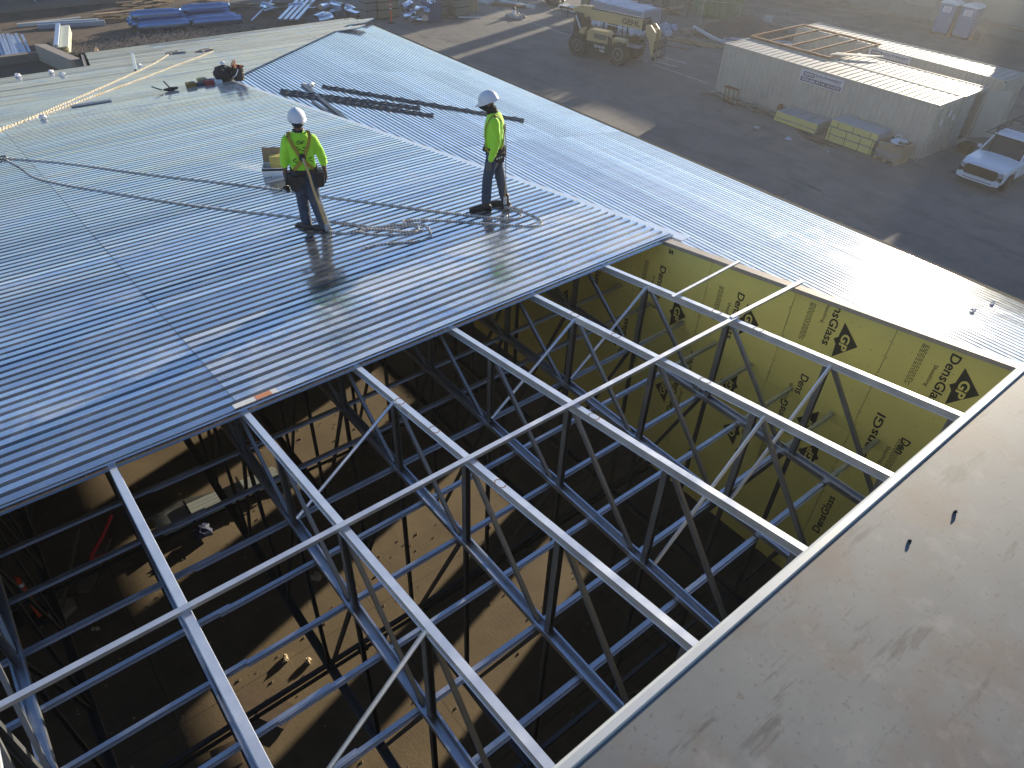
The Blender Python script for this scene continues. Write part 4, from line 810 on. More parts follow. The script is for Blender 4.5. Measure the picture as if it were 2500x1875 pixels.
mb = MB(); mb.bar((-12.5, -.45, .25), (-11.55, -1.15, .05), .25, .05); single(mb, 'plywood_strip', OLDWOOD, 'dark plank lying under the red flagging tape', 'plank')
mb = MB(); mb.tube(smooth_path([(-15.0, -.95, 3.2), (-14.8, -1.0, 2.2), (-14.4, -1.2, 1.0), (-13.8, -1.65, .1)], 6), .05, 8); single(mb, 'hanging_strap', LEATHER, 'dark curved strap hanging below the deck at far left', 'strap')
st = thing('stud_bundle', 'long bundle of pale metal studs lying on the slab below the deck edge', 'stud bundle', (-12.2, 1.8, 0))
for i in range(3):
    for j in range(5):
        x = -12.42+j*.105; z = .12+i*.07
        mb = MB(); mb.chan((x+.02*i, .55+jitter(.06), z), (x+.02*i+.05, 3.25+jitter(.08), z), .095, .05, t=.006); mb.build('stud', mat('pale_stud', (.55, .6, .58), .45, .6), st)
for y in (1.2, 2.4):
    mb = MB(); mb.box(-12.48, -11.9, y-.02, y+.02, .05, .345); mb.build('binding_strap', BLACK, st)
mb = MB(); mb.bar((-12.9, .2, .06), (-11.9, 3.6, .06), .3, .1); single(mb, 'steel_track', DULLSTEEL, 'dark steel track on the slab alongside the pale stud bundle', 'steel track')
mb = MB(); mb.blob((-11.55, 1.25, .14), (.16, .22, .13), 9, 6, .3); single(mb, 'tool_case', mat('navy_pack', (.02, .03, .08), .6), 'small navy and white case on the slab near the stud bundle', 'case')
for i, (x, y) in enumerate(((-9.1, 2.7), (-7.8, 1.4), (-7.5, 1.7), (-10.6, -1.2), (-10.8, -1.1))):
    mb = MB(); r = .1 if i == 0 else .05
    for k in range(3): mb.blob((x+jitter(r), y+jitter(r), .05), (r, r*.7, .05), 6, 4, .5)
    single(mb, 'paper_scrap', mat('tan_paper', (.5, .4, .26), .8), ['crumpled tan paper scrap on the slab near the middle', 'small curled paper scrap on the slab below the long channel', 'small pale scrap to the right of the curled one', 'tiny pale scrap on the slab left of the leftmost truss', 'second tiny pale scrap on the slab left of the leftmost truss'][i], 'scrap')
os_ = [(-7.35, .55, 25), (-6.95, .85, 30), (-6.6, .05, 60), (-6.75, -.15, 80)]
for i, (x, y, a) in enumerate(os_):
    mb = MB(); L = .6 if i < 2 else .45; mb.box(-L/2, L/2, -.22, .22, 0, .035); o = mb.build('osb_piece', OLDWOOD); o.location = (x, y, .01+.036*(i % 2)); o.rotation_euler = (0, jitter(.03), R(a)); tag(o, ['torn brown board on the slab, the upper of the broken pair', 'torn brown board lapped over its neighbour on the slab', 'splintered board lower down beside the leftmost truss', 'splintered board end under the leftmost truss'][i], 'board', 'broken boards on the slab')
crumbs = MB()
for i in range(420):
    x = random.uniform(-15, -3); y = random.uniform(-3, 8); r = random.uniform(.012, .035); crumbs.add([(x-r, y-r, .012), (x+r, y-r*.5, .012), (x+r*.4, y+r, .012), (x, y, .012+r*.9)], [(0, 1, 3), (1, 2, 3), (2, 0, 3)])
o = crumbs.build('debris', CARD); o['kind'] = 'stuff'; o['label'] = 'small debris crumbs scattered over the slab'
for i, (x, lb) in enumerate(((-4.84, 'black sprinkler pipe below the trusses, nearer the parapet'), (-8.16, 'black sprinkler pipe below the trusses, nearer the deck'))):
    mb = MB(); mb.tube([(x, -6, 4.05), (x, 7.2, 4.05)], .026, 8)
    for y in (-4, -1.2, 1.8, 4.6): mb.tube([(x, y-.06, 4.05), (x, y+.06, 4.05)], .045, 10)
    single(mb, 'sprinkler_pipe', BLACK, lb, 'pipe')

# ================================================================ CONTAINERS
def container_mat(nm, c):
    return mat(nm, c, .55, 0, .10, 1.4, col2=tuple(x*.72 for x in c), mixlo=.5, mixhi=.78, spec=.3)
CB = container_mat('beige_container_paint', (.48, .445, .37)); CT = container_mat('worn_container_roof', (.36, .35, .32))
FONTB = .03
def container(x0, x1, y0, y1, label, h=2.59, opened=False, rib=.28):
    t = thing('shipping_container', label, 'container', (x0, y0, 0))
    mb = MB()   # corrugated side walls
    for yy, sg in ((y0+.04, -1), (y1-.04, 1)):
        n = int((x1-x0-.3)/rib); pts = []
        for i in range(n):
            a = x0+.15+i*rib
            for d, o_ in ((0, 0), (.07, 0), (.11, 1), (.17, 1), (.21, 0)): pts.append((a+d*rib/.28, yy-sg*.036*o_))
        pts.append((x1-.15, yy)); k = len(mb.v)
        for p in pts: mb.v.append(Vector((p[0], p[1], .16))); mb.v.append(Vector((p[0], p[1], h-.09)))
        for i in range(len(pts)-1): mb.f.append([k+2*i, k+2*i+2, k+2*i+3, k+2*i+1])
    mb.build('side_wall', CB, t)
    mb = MB()
    n = int((x1-x0-.3)/(rib*1.25)); stp = (x1-x0-.3)/n; pts = []
    for i in range(n):
        a = x0+.15+i*stp
        for d, o_ in ((0, 0), (.45, 0), (.52, 1), (.62, 1), (.69, 0)): pts.append((a+d*stp, o_))
    pts.append((x1-.15, 0)); k = len(mb.v)
    for a, o_ in pts:
        for y in (y0+.05, (y0+y1)/2, y1-.05): mb.v.append(Vector((a, y, h-.035-o_*.045+(.012 if y == (y0+y1)/2 else 0))))
    for i in range(len(pts)-1):
        for j in range(2): a = k+3*i+j; mb.f.append([a, a+3, a+4, a+1])
    mb.build('roof_panel', CT, t)
    mb = MB()
    for yy in (y0, y1-.09): mb.box(x0+.14, x1-.14, yy, yy+.09, .0, .16); mb.box(x0+.14, x1-.14, yy+.015, yy+.075, h-.09, h-.005)
    mb.box(x0+.01, x0+.09, y0+.16, y1-.16, 0, .16); mb.box(x0+.01, x0+.09, y0+.16, y1-.16, h-.12, h-.005); mb.box(x1-.09, x1-.01, y0+.16, y1-.16, 0, .16); mb.box(x1-.09, x1-.01, y0+.16, y1-.16, h-.14, h-.005)
    for xx in (x0+.005, x1-.135):
        for yy in (y0+.005, y1-.135): mb.box(xx, xx+.13, yy, yy+.13, .12, h-.11)
    mb.build('frame', CB, t)
    for xx in (x0-.006, x1-.166):
        for yy in (y0-.006, y1-.146):
            for zz_ in (0, h-.118):
                m_ = MB(); m_.box(xx, xx+.172, yy, yy+.152, zz_, zz_+.12); c = m_.build('corner_casting', CB, t); m_ = MB(); m_.box(xx+.05, xx+.12, yy-.002, yy+.01, zz_+.03, zz_+.09); q = m_.build('casting_hole', BLACK, None); q.parent = c; q.location = (0, 0, 0)
                for v in q.data.vertices: v.co -= OFF[t.name]
    mb = MB(); mb.box(x0+.06, x0+.08, y0+.14, y1-.14, .16, h-.12); mb.build('end_wall', CB, t)
    mb = MB(); mb.box(x0+.15, x1-.15, y0+.1, y1-.1, .14, .165); mb.build('floor', OLDWOOD, t)
    if not opened:
        ym = (y0+y1)/2
        for a, b in ((y0+.14, ym-.01), (ym+.01, y1-.14)):
            mb = MB(); mb.box(x1-.07, x1-.03, a, b, .16, h-.15)
            for k in range(4): zc = .38+k*.55; mb.box(x1-.03, x1-.002, a+.08, b-.08, zc, zc+.28)
            d_ = mb.build('door', CB, t)
            for f in (.3, .72):
                mb = MB(); yy = a+(b-a)*f; mb.tube([(x1+.02, yy, .18), (x1+.02, yy, h-.17)], .02, 8); mb.box(x1, x1+.04, yy-.03, yy+.03, .9, 1.0); r_ = mb.build('lock_rod', CB, None); r_.parent = d_
                for v in r_.data.vertices: v.co -= OFF[t.name]
    return t
NAVY = mat('navy_print', (.035, .04, .13), .5, var=.1)
SIGNW = mat('white_sign', (.62, .62, .63), .5, var=.06)
def sms_sign(x0, x1, z0, z1, y, label):
    t = thing('company_sign', label, 'sign', (x0, y, z0)); W = x1-x0; H = z1-z0; e = .004
    mb = MB(); mb.box(x0, x1, y-.02, y, z0, z1); mb.build('sign_board', SIGNW, t)
    yb = y-.0225
    def rect(a, b, c, d, nm='colour_block', m_=NAVY): q = MB(); q.add([(x0+W*a, yb, z0+H*c), (x0+W*b, yb, z0+H*c), (x0+W*b, yb, z0+H*d), (x0+W*a, yb, z0+H*d)], [(0, 1, 2, 3)]); q.build(nm, m_, t)
    rect(.03, .97, .08, .42); rect(.07, .33, .50, .86)
    T = lambda s_, a, b, c, d, m_, bd=0.0: text(s_, 'sign_lettering', m_, t, (x0+W*a, yb, z0+H*c), (W*(b-a), 0, 0), (0, 0, H*(d-c)), thick=.003, bold=bd)
    T('SMS', .09, .31, .58, .80, SIGNW, .03); T('SOUTHWEST', .35, .95, .63, .85, NAVY, .03); T('MOBILE STORAGE', .35, .95, .48, .58, mat('grey_print', (.2, .2, .24), .5))
    T('800.686.9114', .07, .60, .14, .36, SIGNW, .02)
    q = MB()
    for r in range(2):
        a = .64
        while a < .93: b = a+random.uniform(.02, .05); q.add([(x0+W*a, yb-.003, z0+H*(.19+.1*r)), (x0+W*b, yb-.003, z0+H*(.19+.1*r)), (x0+W*b, yb-.003, z0+H*(.23+.1*r)), (x0+W*a, yb-.003, z0+H*(.23+.1*r))], [(0, 1, 2, 3)]); a = b+.008
    q.build('fine_print', SIGNW, t)
container(-25.45, -13.25, 36.03, 38.47, 'nearest long beige storage container with company sign on its side')
sms_sign(-20.46, -18.0, 1.86, 2.46, 36.03, 'white and navy storage company sign on the nearest container')
c2 = container(-20.2, -13.2, 38.52, 40.98, 'shorter beige storage container in the middle with its door swung open', opened=True)
container(-25.5, -13.15, 42.95, 45.4, 'farthest long beige storage container behind the rusty frame')
sms_sign(-20.66, -18.17, 1.93, 2.54, 42.95, 'white and navy storage company sign on the farthest container')
mb = MB(); a = Vector((-13.15, 41.02, 0)); b = Vector((-12.45, 42.1, 0)); mb.ext(a+Vector((0, 0, 1.3)), b+Vector((0, 0, 1.3)), [(-.025, -1.14), (.025, -1.14), (.025, 1.14), (-.025, 1.14)])
for k in range(4): z = .38+k*.55; mb.ext(a.lerp(b, .08)+Vector((0, 0, z+.14)), a.lerp(b, .92)+Vector((0, 0, z+.14)), [(-.05, -.13), (.0, -.15), (.0, .15), (-.05, .13)])
mb.build('open_door', CB, c2)
mb = MB(); mb.box(-13.24, -13.2, 38.66, 39.7, .16, 2.44); 
for k in range(4): z = .38+k*.55; mb.box(-13.2, -13.17, 38.74, 39.62, z, z+.28)
mb.build('closed_door', CB, c2)
for i in range(3):
    mb = MB(); y = 36.6+i*.62; mb.add([(-13.18, y, 1.55+.3*(i % 2)), (-13.18, y+.3, 1.55+.3*(i % 2)), (-13.18, y+.3, 1.85+.3*(i % 2)), (-13.18, y, 1.85+.3*(i % 2))], [(0, 1, 2, 3)]); single(mb, 'door_sticker', SIGNW, ['small white notice on the nearest container door, left', 'small white notice on the nearest container door, middle', 'small white notice on the nearest container door, right'][i], 'notice')
fr = thing('rusty_roof_frame', 'rusty steel frame spanning the gap between the containers', 'steel frame', (-23, 41, 2.6))
for x in (-25.4, -24.2, -22.95, -21.7, -20.45):
    mb = MB(); mb.bar((x, 38.3, 2.66), (x, 43.6, 2.66), .07, .09); mb.build('cross_beam', RUST, fr)
for y in (38.35, 43.55):
    mb = MB(); mb.bar((-25.45, y, 2.645), (-20.4, y, 2.645), .09, .11); mb.build('side_beam', RUST, fr)
for i in range(5):
    mb = MB(); mb.bar((-20.6+.0*i, 38.75+.16*i, 2.72+.02*(i % 2)), (-19.2+.1*i, 40.3+.16*i, 2.74), .12, .03); single(mb, 'pale_board', mat('pale_board', (.55, .5, .4), .7), 'pale board on the middle container roof, %s' % ['nearest', 'second from the front', 'middle one', 'second from the back', 'rearmost'][i], 'board', 'boards on the container roof')
mb = MB(); mb.box(-24.2, -22.0, 41.3, 42.3, 0, 1.35); cr = single(mb, 'brown_crate', mat('brown_crate', (.15, .10, .06), .8), 'brown lettered crate standing under the rusty frame', 'crate', bevel=.02)
OFF[cr.name] = Vector(cr.location)
mm_ = text('ABCI', 'crate_lettering', CARD, cr, (-23.2, 41.297, .8), (.8, 0, 0), (0, 0, .25), thick=.003, bold=.02)
bpy.data.objects.remove(mm_)
mb = MB(); mb.box(-22.9, -22.1, 41.290, 41.296, .85, 1.05); q = mb.build('faded_stencil', CARD, cr)
mb = MB(); mb.box(-25.2, -24.7, 41.2, 42.2, 0, 1.9); single(mb, 'site_locker', CB, 'beige metal locker at the left under the rusty frame', 'locker', bevel=.02)
# yellow board stacks
FOAM = mat('yellow_board_edge', (.66, .60, .20), .8, var=.14, scale=5, stretch=(1, 1, 14)); FOILT = mat('grey_board_face', (.36, .38, .40), .5, var=.08)
def board_stack(x0, x1, y0, y1, layers, label, straps, z=0.0):
    t = thing('board_bundle', label, 'board stack', (x0, y0, 0))
    for i, (za, zb, dx) in enumerate(layers):
        mb = MB(); mb.box(x0+dx, x1+dx, y0, y1, za, zb); mb.build('bundle', FOAM, t)
        mb = MB(); mb.box(x0+dx-.004, x1+dx+.004, y0+.012, y1+.004, zb+.001, zb+.012); mb.box(x1+dx+.001, x1+dx+.006, y0+.01, y1, za, zb); mb.build('foil_face', FOILT, t)
        if i:
            for k in range(4): m_ = MB(); xx = x0+.15+k*(x1-x0-.3)/3; m_.box(xx-.05, xx+.05, y0+.03, y1-.03, layers[i-1][1]+.013, za-.002); m_.build('spacer', OLDWOOD, t)
    for xx, za, zb in straps:
        mb = MB(); mb.box(xx-.011, xx+.011, y0-.006, y0-.001, za, zb); mb.build('strap', BLACK, t)
    return t
board_stack(-20.52, -18.08, 34.76, 35.98, ((.04, .19, 0), (.24, .52, .04)), 'low stack of yellow edged boards against the container with grey top rails', ())
for k, yy in enumerate((35.0,)):
    pass
for k in range(4):
    x = -20.3+k*.72; mb = MB(); mb.box(x, x+.12, 34.80, 35.96, .535, .56); mb.box(x+.14, x+.17, 34.80, 35.96, .535, .60); single(mb, 'grey_rail', FOILT, 'grey rail on top of the low yellow stack, %s from the left' % ['first', 'second', 'third', 'fourth'][k], 'rail', 'rails on the low yellow stack')
board_stack(-17.35, -14.9, 34.58, 35.80, ((.04, .34, 0), (.39, .69, 0), (.75, 1.04, .06)), 'tall strapped stack of yellow edged boards against the container', ((-17.2, .04, .69), (-16.35, .04, .69), (-15.6, .04, .69), (-15.0, .04, .69), (-16.9, .72, 1.0), (-16.1, .76, 1.02), (-15.2, .76, 1.02)))
bn = thing('wrapped_bin', 'plastic wrapped cardboard bin with white coil on top by the container corner', 'bin', (-14.1, 35.2, 0))
mb = MB(); mb.box(-14.66, -13.5, 34.5, 35.6, .12, .85); mb.build('cardboard_box', CARD, bn, bevel=.02)
mb = MB(); mb.box(-14.62, -13.54, 34.54, 35.56, .8, .853); mb.build('dark_opening', mat('bin_shadow', (.12, .08, .05), .9), bn)
mb = MB(); 
for k in range(3): mb.box(-14.7+.5*k, -14.5+.5*k, 34.46, 35.64, 0, .12)
mb.build('pallet', LUMBER, bn)
mb = MB()
for i in range(16):
    t_ = random.uniform(.15, .8); mb.ext((-14.69, 34.485, t_), (-13.47, 34.485, t_+jitter(.25)), [(-.002, -.02), (.002, -.02), (.002, .02), (-.002, .02)], up=(0, 0, 1))
mb.build('plastic_wrap', mat('clear_wrap', (.55, .56, .55), .2, alpha=.55), bn)
mb = MB()
for i in range(7): mb.blob((-14.1+jitter(.3), 35.1+jitter(.3), .88), (.16, .14, .09), 8, 6, .3)
mb.build('white_bags', mat('pale_blue_plastic', (.55, .62, .68), .35), bn)
mb = MB(); mb.tube([(-14.1+.14*math.cos(a), 35.0+.06*math.sin(a*2), 1.05+.14*math.sin(a)) for a in [i*.55 for i in range(24)]], .018, 6); mb.build('white_coil', WHITE, bn)
for i, (p, q, wd, lb) in enumerate((((-19.0, 34.5, .05), (-16.9, 34.2, .05), .12, 'long'), ((-18.6, 34.25, .05), (-16.6, 34.05, .05), .1, 'second long'), ((-18.2, 34.05, .04), (-16.9, 33.8, .04), .09, 'short'), ((-17.6, 34.3, .12), (-16.2, 34.15, .12), .1, 'upper'))):
    mb = MB(); mb.bar(p, q, wd, .04); single(mb, 'scrap_lumber', OLDWOOD, lb+' weathered board on the asphalt in front of the yellow stacks', 'lumber', 'scrap boards in front of the stacks')
for i, (x, y, r, lb) in enumerate(((-18.55, 33.1, .22, 'crumpled white plastic bag on the asphalt below the low yellow stack'), (-20.3, 33.0, .13, 'small pale scrap on the asphalt left of the plastic bag'), (-16.35, 33.2, .06, 'tiny white scrap on the asphalt below the tall yellow stack'))):
    mb = MB()
    for k in range(5): mb.blob((x+jitter(r), y+jitter(r*.6), .04), (r*.5, r*.35, .05), 6, 5, .5)
    single(mb, 'plastic_scrap', mat('white_film', (.55, .6, .62), .4), lb, 'scrap')
# scrap steel by the container corner
for i in range(7):
    mb = MB(); x = -25.3+i*.55; mb.bar((x, 35.5+jitter(.2), .08+.05*(i % 3)), (x+random.uniform(1.2, 2.4), 35.2+jitter(.35), .08+.06*(i % 2)), random.uniform(.12, .35), .05); single(mb, 'scrap_steel', DULLSTEEL, 'dark flat scrap piece along the container foot, %s from the left' % ['first', 'second', 'third', 'fourth', 'fifth', 'sixth', 'seventh'][i], 'scrap steel', 'scrap along the container foot')
mb = MB()
for i in range(2): mb.tube([(-23.9+i*.25, 34.9, .05), (-24.3+i*.25, 35.3, .7), (-23.7+i*.25, 35.3, .7), (-23.3+i*.25, 34.9, .05), (-23.9+i*.25, 34.9, .05)], .035, 6)
mb.tube([(-24.5, 35.3, .3), (-25.5, 34.8, .05)], .03, 6); mb.bar((-24.3, 35.3, .7), (-23.4, 35.35, .7), .3, .04); single(mb, 'steel_stand', RUST, 'tangled rusty frame stand at the left foot of the nearest container', 'stand')
mb = MB(); mb.box(-21.0, -20.85, 35.6, 35.9, 0, .55); mb.box(-20.8, -20.7, 35.6, 35.9, 0, .45); mb.box(-21.0, -20.7, 35.7, 35.8, .2, .3); single(mb, 'steel_bracket', RUST, 'small rusty bracket left of the low yellow stack', 'bracket')
mb = MB(); mb.box(-12.75, -12.2, 38.9, 39.5, 0, .45); single(mb, 'battery_crate', DARK, 'dark crate on the ground by the open container door', 'crate', bevel=.03)

# ================================================================ PICKUP TRUCK
tk = thing('pickup_truck', 'white pickup truck with ladder rack parked at the right edge', 'truck', (-10.15, 34.95, 0))
OFF[tk.name] = None
CARW = mat('white_car_paint', (.74, .75, .77), .22, var=.02); GLASS = mat('dark_glass', (.02, .024, .026), .08, spec=.8); CHROME = mat('chrome', (.7, .7, .7), .15, 1.0); TYRE = mat('tyre_rubber', (.025, .024, .023), .85, var=.3, scale=20, bump=.6)
def hloft(mb, secs):     # sections (y, [(x,z)...]) joined
    n = len(secs[0][1]); k = len(mb.v)
    for y, p in secs:
        for x, z in p: mb.v.append(Vector((x, y, z)))
    for i in range(len(secs)-1):
        for j in range(n): a = k+i*n+j; b = k+i*n+(j+1) % n; mb.f.append([a, b, b+n, a+n])
    mb.f.append([k+j for j in range(n-1, -1, -1)]); mb.f.append([k+(len(secs)-1)*n+j for j in range(n)])
def bodysec(w_, zt, zb=.42, r=.10, crown=.03): return [(-w_+.05, zb), (-w_, zb+.15), (-w_, zt-r), (-w_+r*.6, zt), (-w_*.45, zt+crown), (0, zt+crown*1.2), (w_*.45, zt+crown), (w_-r*.6, zt), (w_, zt-r), (w_, zb+.15), (w_-.05, zb)]
mb = MB()
hloft(mb, [(.03, bodysec(.88, .98, .52)), (.12, bodysec(.94, 1.05, .46)), (.3, bodysec(.97, 1.09, .45)), (.52, bodysec(1.0, 1.12, .80)), (1.38, bodysec(1.0, 1.17, .80)), (1.52, bodysec(.99, 1.19, .42)), (1.75, bodysec(.99, 1.20, .40))])
hloft(mb, [(1.75, bodysec(.99, 1.18, .40)), (3.6, bodysec(.99, 1.18, .40)), (3.72, bodysec(.99, 1.18, .45))]); hloft(mb, [(3.76, bodysec(.99, 1.2, .45, crown=0)), (3.95, bodysec(.99, 1.2, .8, crown=0)), (4.85, bodysec(.99, 1.2, .8, crown=0)), (5.05, bodysec(.99, 1.2, .45, crown=0)), (5.75, bodysec(.98, 1.2, .45, crown=0))])
bd = mb.build('body', CARW, tk, smooth=False, bevel=.012)
mb = MB(); hloft(mb, [(1.50, [(-.86, 1.17), (.86, 1.17), (.86, 1.175), (-.86, 1.175)]), (2.22, [(-.80, 1.17), (.80, 1.17), (.70, 1.84), (-.70, 1.84)]), (3.35, [(-.84, 1.17), (.84, 1.17), (.72, 1.85), (-.72, 1.85)]), (3.66, [(-.84, 1.17), (.84, 1.17), (.72, 1.72), (-.72, 1.72)])]); mb.build('cab_glass', GLASS, tk)
mb = MB(); hloft(mb, [(2.12, [(-.70, 1.80), (.70, 1.80), (.66, 1.86), (-.66, 1.86)]), (2.3, [(-.74, 1.82), (.74, 1.82), (.70, 1.905), (-.70, 1.905)]), (3.3, [(-.75, 1.82), (.75, 1.82), (.71, 1.91), (-.71, 1.91)]), (3.5, [(-.74, 1.74), (.74, 1.74), (.70, 1.82), (-.70, 1.82)])]); mb.build('cab_roof', CARW, tk)
for sx in (-1, 1):
    mb = MB(); mb.bar((sx*.88, 1.50, 1.19), (sx*.735, 2.2, 1.86), .06, .05); mb.bar((sx*.87, 2.75, 1.2), (sx*.75, 2.75, 1.86), .07, .05, up=(0, 1, 0)); mb.bar((sx*.87, 3.6, 1.2), (sx*.75, 3.4, 1.84), .12, .06, up=(0, 1, 0)); mb.build('pillar', CARW, tk)
    mb = MB(); mb.blob((sx*1.09, 1.95, 1.22), (.10, .07, .09), 10, 8); mb.build('mirror', CARW, tk, smooth=True)
    mb = MB(); mb.prism([(sx*.60, .93), (sx*.90, .98), (sx*.93, .82), (sx*.62, .84)], 'y', .0, .14); hl = mb.build('headlight', mat('headlight_glass', (.35, .36, .36), .1), tk)
    mb = MB(); mb.prism([(sx*.74, .78), (sx*.93, .80), (sx*.90, .60), (sx*.74, .64)], 'y', .02, .12); mb.build('bumper_vent', BLACK, tk)
mb = MB(); mb.prism([(-.62, .985), (.62, .985), (.72, .90), (.72, .66), (.60, .585), (-.60, .585), (-.72, .66), (-.72, .90)], 'y', -.005, .10); gr = mb.build('grille', mat('grille_black', (.03, .028, .02), .5), tk)
mb = MB()
for k in range(9): mb.box(-.68, .68, -.012, -.006, .61+k*.042, .62+k*.042)
q = mb.build('grille_bars', DARK, None); q.parent = gr
mb = MB(); mb.prism([(-.93, .58), (-.62, .55), (.62, .55), (.93, .58), (.90, .40), (.6, .36), (-.6, .36), (-.90, .40)], 'y', -.06, .12); mb.build('front_bumper', CARW, tk, bevel=.02)
mb = MB(); mb.box(-.62, .62, -.075, -.055, .44, .475); mb.build('bumper_strip', CHROME, tk)
for sx in (-1, 1):
    for y in (.95, 4.42):
        mb = MB(); mb.lathe([(.30, -.14), (.385, -.13), (.40, -.08), (.40, .08), (.385, .13), (.30, .14)], (sx*.86, y, .40), (1, 0, 0), 28); wh = mb.build('wheel', TYRE, tk, smooth=False)
        mb = MB(); mb.lathe([(.26, .02*sx), (.27, .145*sx), (.20, .12*sx), (.06, .15*sx), (.02, .15*sx)], (sx*.86, y, .40), (1, 0, 0), 12); q = mb.build('rim', CHROME, None); q.parent = wh
    mb = MB(); mb.box(sx*.995-.004, sx*.995+.004, 1.85, 1.86, .5, 1.16); mb.box(sx*.995-.004, sx*.995+.004, 2.74, 2.75, .5, 1.16); mb.build('door_seam', DARK, tk)
mb = MB(); mb.prism([(-.45, 0), (.45, 0), (.38, .012), (-.38, .012)], 'y', .35, 1.4)
for v in mb.v: v.z += 1.125+(v.y-.35)*.06
mb.build('hood_bulge', CARW, tk)
rk = MB()
for sx in (-1, 1):
    rk.tube([(sx*.78, .95, 2.12), (sx*.78, 2.2, 2.14), (sx*.78, 5.7, 2.14)], .025, 8); rk.tube([(sx*.78, 2.0, 2.04), (sx*.78, 5.7, 2.04)], .018, 6)
    for y in (3.8, 5.6): rk.tube([(sx*.78, y, 2.14), (sx*.90, y, 1.15)], .025, 8)
for y in (1.0, 2.4, 3.8, 5.6): rk.tube([(-.78, y, 2.13), (.78, y, 2.13)], .025, 8)
rk.build('ladder_rack', BLACK, tk)

# ================================================================ TELEHANDLER
th = thing('telehandler', 'tan and black telescopic forklift with lettered boom and lowered forks', 'forklift', (-33.9, 35.55, 0), R(14.5))
TAN = mat('tan_machine_paint', (.50, .37, .17), .42, var=.10, scale=2.5); MBLK = mat('machine_black', (.020, .021, .024), .45, var=.2)
for sx, sy in ((-1.55, -1.03), (1.45, -1.03), (-1.55, 1.03), (1.45, 1.03)):
    mb = MB(); mb.lathe([(.32, -.19), (.56, -.20), (.62, -.15), (.63, 0), (.62, .15), (.56, .20), (.32, .19)], (sx, sy, .64), (0, 1, 0), 32)
    for k in range(20):
        a = 2*math.pi*k/20
        for s2 in (-1, 1):
            c, s_ = math.cos(a+.08*s2), math.sin(a+.08*s2); mb.bar((sx+.65*c, sy+s2*.19, .64+.65*s_), (sx+.65*math.cos(a+.22*s2), sy+s2*.01, .64+.65*math.sin(a+.22*s2)), .055, .05, up=(c, 0, s_))
    wh = mb.build('wheel', TYRE, th)
    sg = -1 if sy < 0 else 1
    mb = MB(); mb.lathe([(.36, .08*sg), (.36, .20*sg), (.31, .215*sg), (.29, .17*sg), (.12, .13*sg), (.12, .19*sg), (.02, .19*sg)], (sx, sy, .64), (0, 1, 0), 24); q = mb.build('rim', mat('grey_rim', (.22, .22, .22), .5), None); q.parent = wh
mb = MB(); mb.box(-2.25, 2.1, -.45, .45, .48, .98); mb.build('chassis', MBLK, th, bevel=.03)
mb = MB(); mb.box(-1.7, -1.4, -.9, .9, .5, .78); mb.box(1.3, 1.6, -.9, .9, .5, .78); mb.build('axle', MBLK, th)
mb = MB(); mb.prism([(-.92, .98), (-.78, .42), (.72, .42), (.80, .98)], 'y', -1.1, -.46); sp_ = mb.build('side_tank', MBLK, th, bevel=.02)
text('RS10-55', 'model_lettering', WHITE, th, (-.32, -1.104, .72), (.75, 0, 0), (0, 0, .15), bold=.02)
text('TURBO', 'model_lettering', WHITE, th, (.06, -1.104, .52), (.38, 0, 0), (0, 0, .13), bold=.03)
mb = MB(); mb.prism([(-.98, 1.0), (-.98, 1.55), (-.80, 1.68), (.15, 1.68), (.55, 1.32), (.55, 1.0)], 'y', -1.05, -.42); mb.build('engine_cover', TAN, th, bevel=.03)
mb = MB(); mb.prism([(.02, 1.685), (.50, 1.70), (.62, 1.50), (.40, 1.46), (.16, 1.66)], 'y', -1.02, -.45); mb.build('raised_hood', TAN, th, bevel=.01)
mb = MB(); mb.box(-.45, .45, -1.062, -1.052, 1.20, 1.50); mb.build('engine_vent', mat('vent_grey', (.12, .11, .09), .6), th)
mb = MB(); mb.box(.86, 1.72, -1.0, -.48, 1.02, 1.42); mb.build('front_box', TAN, th, bevel=.04)
mb = MB(); mb.box(.60, .80, -1.12, -1.0, .95, 1.45); mb.build('step_plate', MBLK, th, bevel=.02)
mb = MB(); mb.prism([(-1.72, 1.0), (-1.30, 1.0), (-1.22, 1.62), (-1.6, 1.55)], 'y', -.95, -.5); mb.build('rear_cover', TAN, th, bevel=.02)
for y in (-.52, .40):
    mb = MB(); mb.prism([(-2.35, .9), (-1.55, .9), (-1.75, 2.30), (-2.35, 2.36)], 'y', y, y+.12); mb.build('boom_support', MBLK, th, bevel=.02)
mb = MB(); mb.bar((-1.18, -.62, 1.0), (-1.22, -.62, 2.25), .16, .12); mb.build('support_arm', MBLK, th)
mb = MB(); mb.tube([(-2.15, -.66, 2.2), (-1.42, -.75, 1.05)], .045, 10); mb.build('lift_cylinder', mat('silver_rod', (.6, .62, .62), .3, .7), th)
bm_ = MB(); bm_.prism([(-2.7, 2.44), (-2.15, 2.60), (2.42, 2.60), (2.42, 2.04), (-1.25, 2.02), (-2.0, 2.14), (-2.62, 2.28)], 'y', -.30, .12); boom = bm_.build('boom', TAN, th, bevel=.025)
mb = MB(); mb.box(-1.5, 2.35, -.22, .06, 2.603, 2.66); mb.build('hose_track', MBLK, th, bevel=.01)
mb = MB(); mb.prism([(-2.75, 2.52), (-2.0, 2.72), (-1.3, 2.76), (-1.3, 2.62), (-2.2, 2.60)], 'y', -.28, .10); mb.build('boom_rear_cover', TAN, th, bevel=.02)
text('GEHL', 'boom_lettering', INK, th, (.98, -.305, 2.16), (1.28, 0, 0), (0, 0, .32), bold=.035)
mb = MB(); mb.tube([(-.1, -.33, 1.97), (1.25, -.33, 1.93)], .035, 8); mb.build('slave_cylinder', MATS['silver_rod'], th)
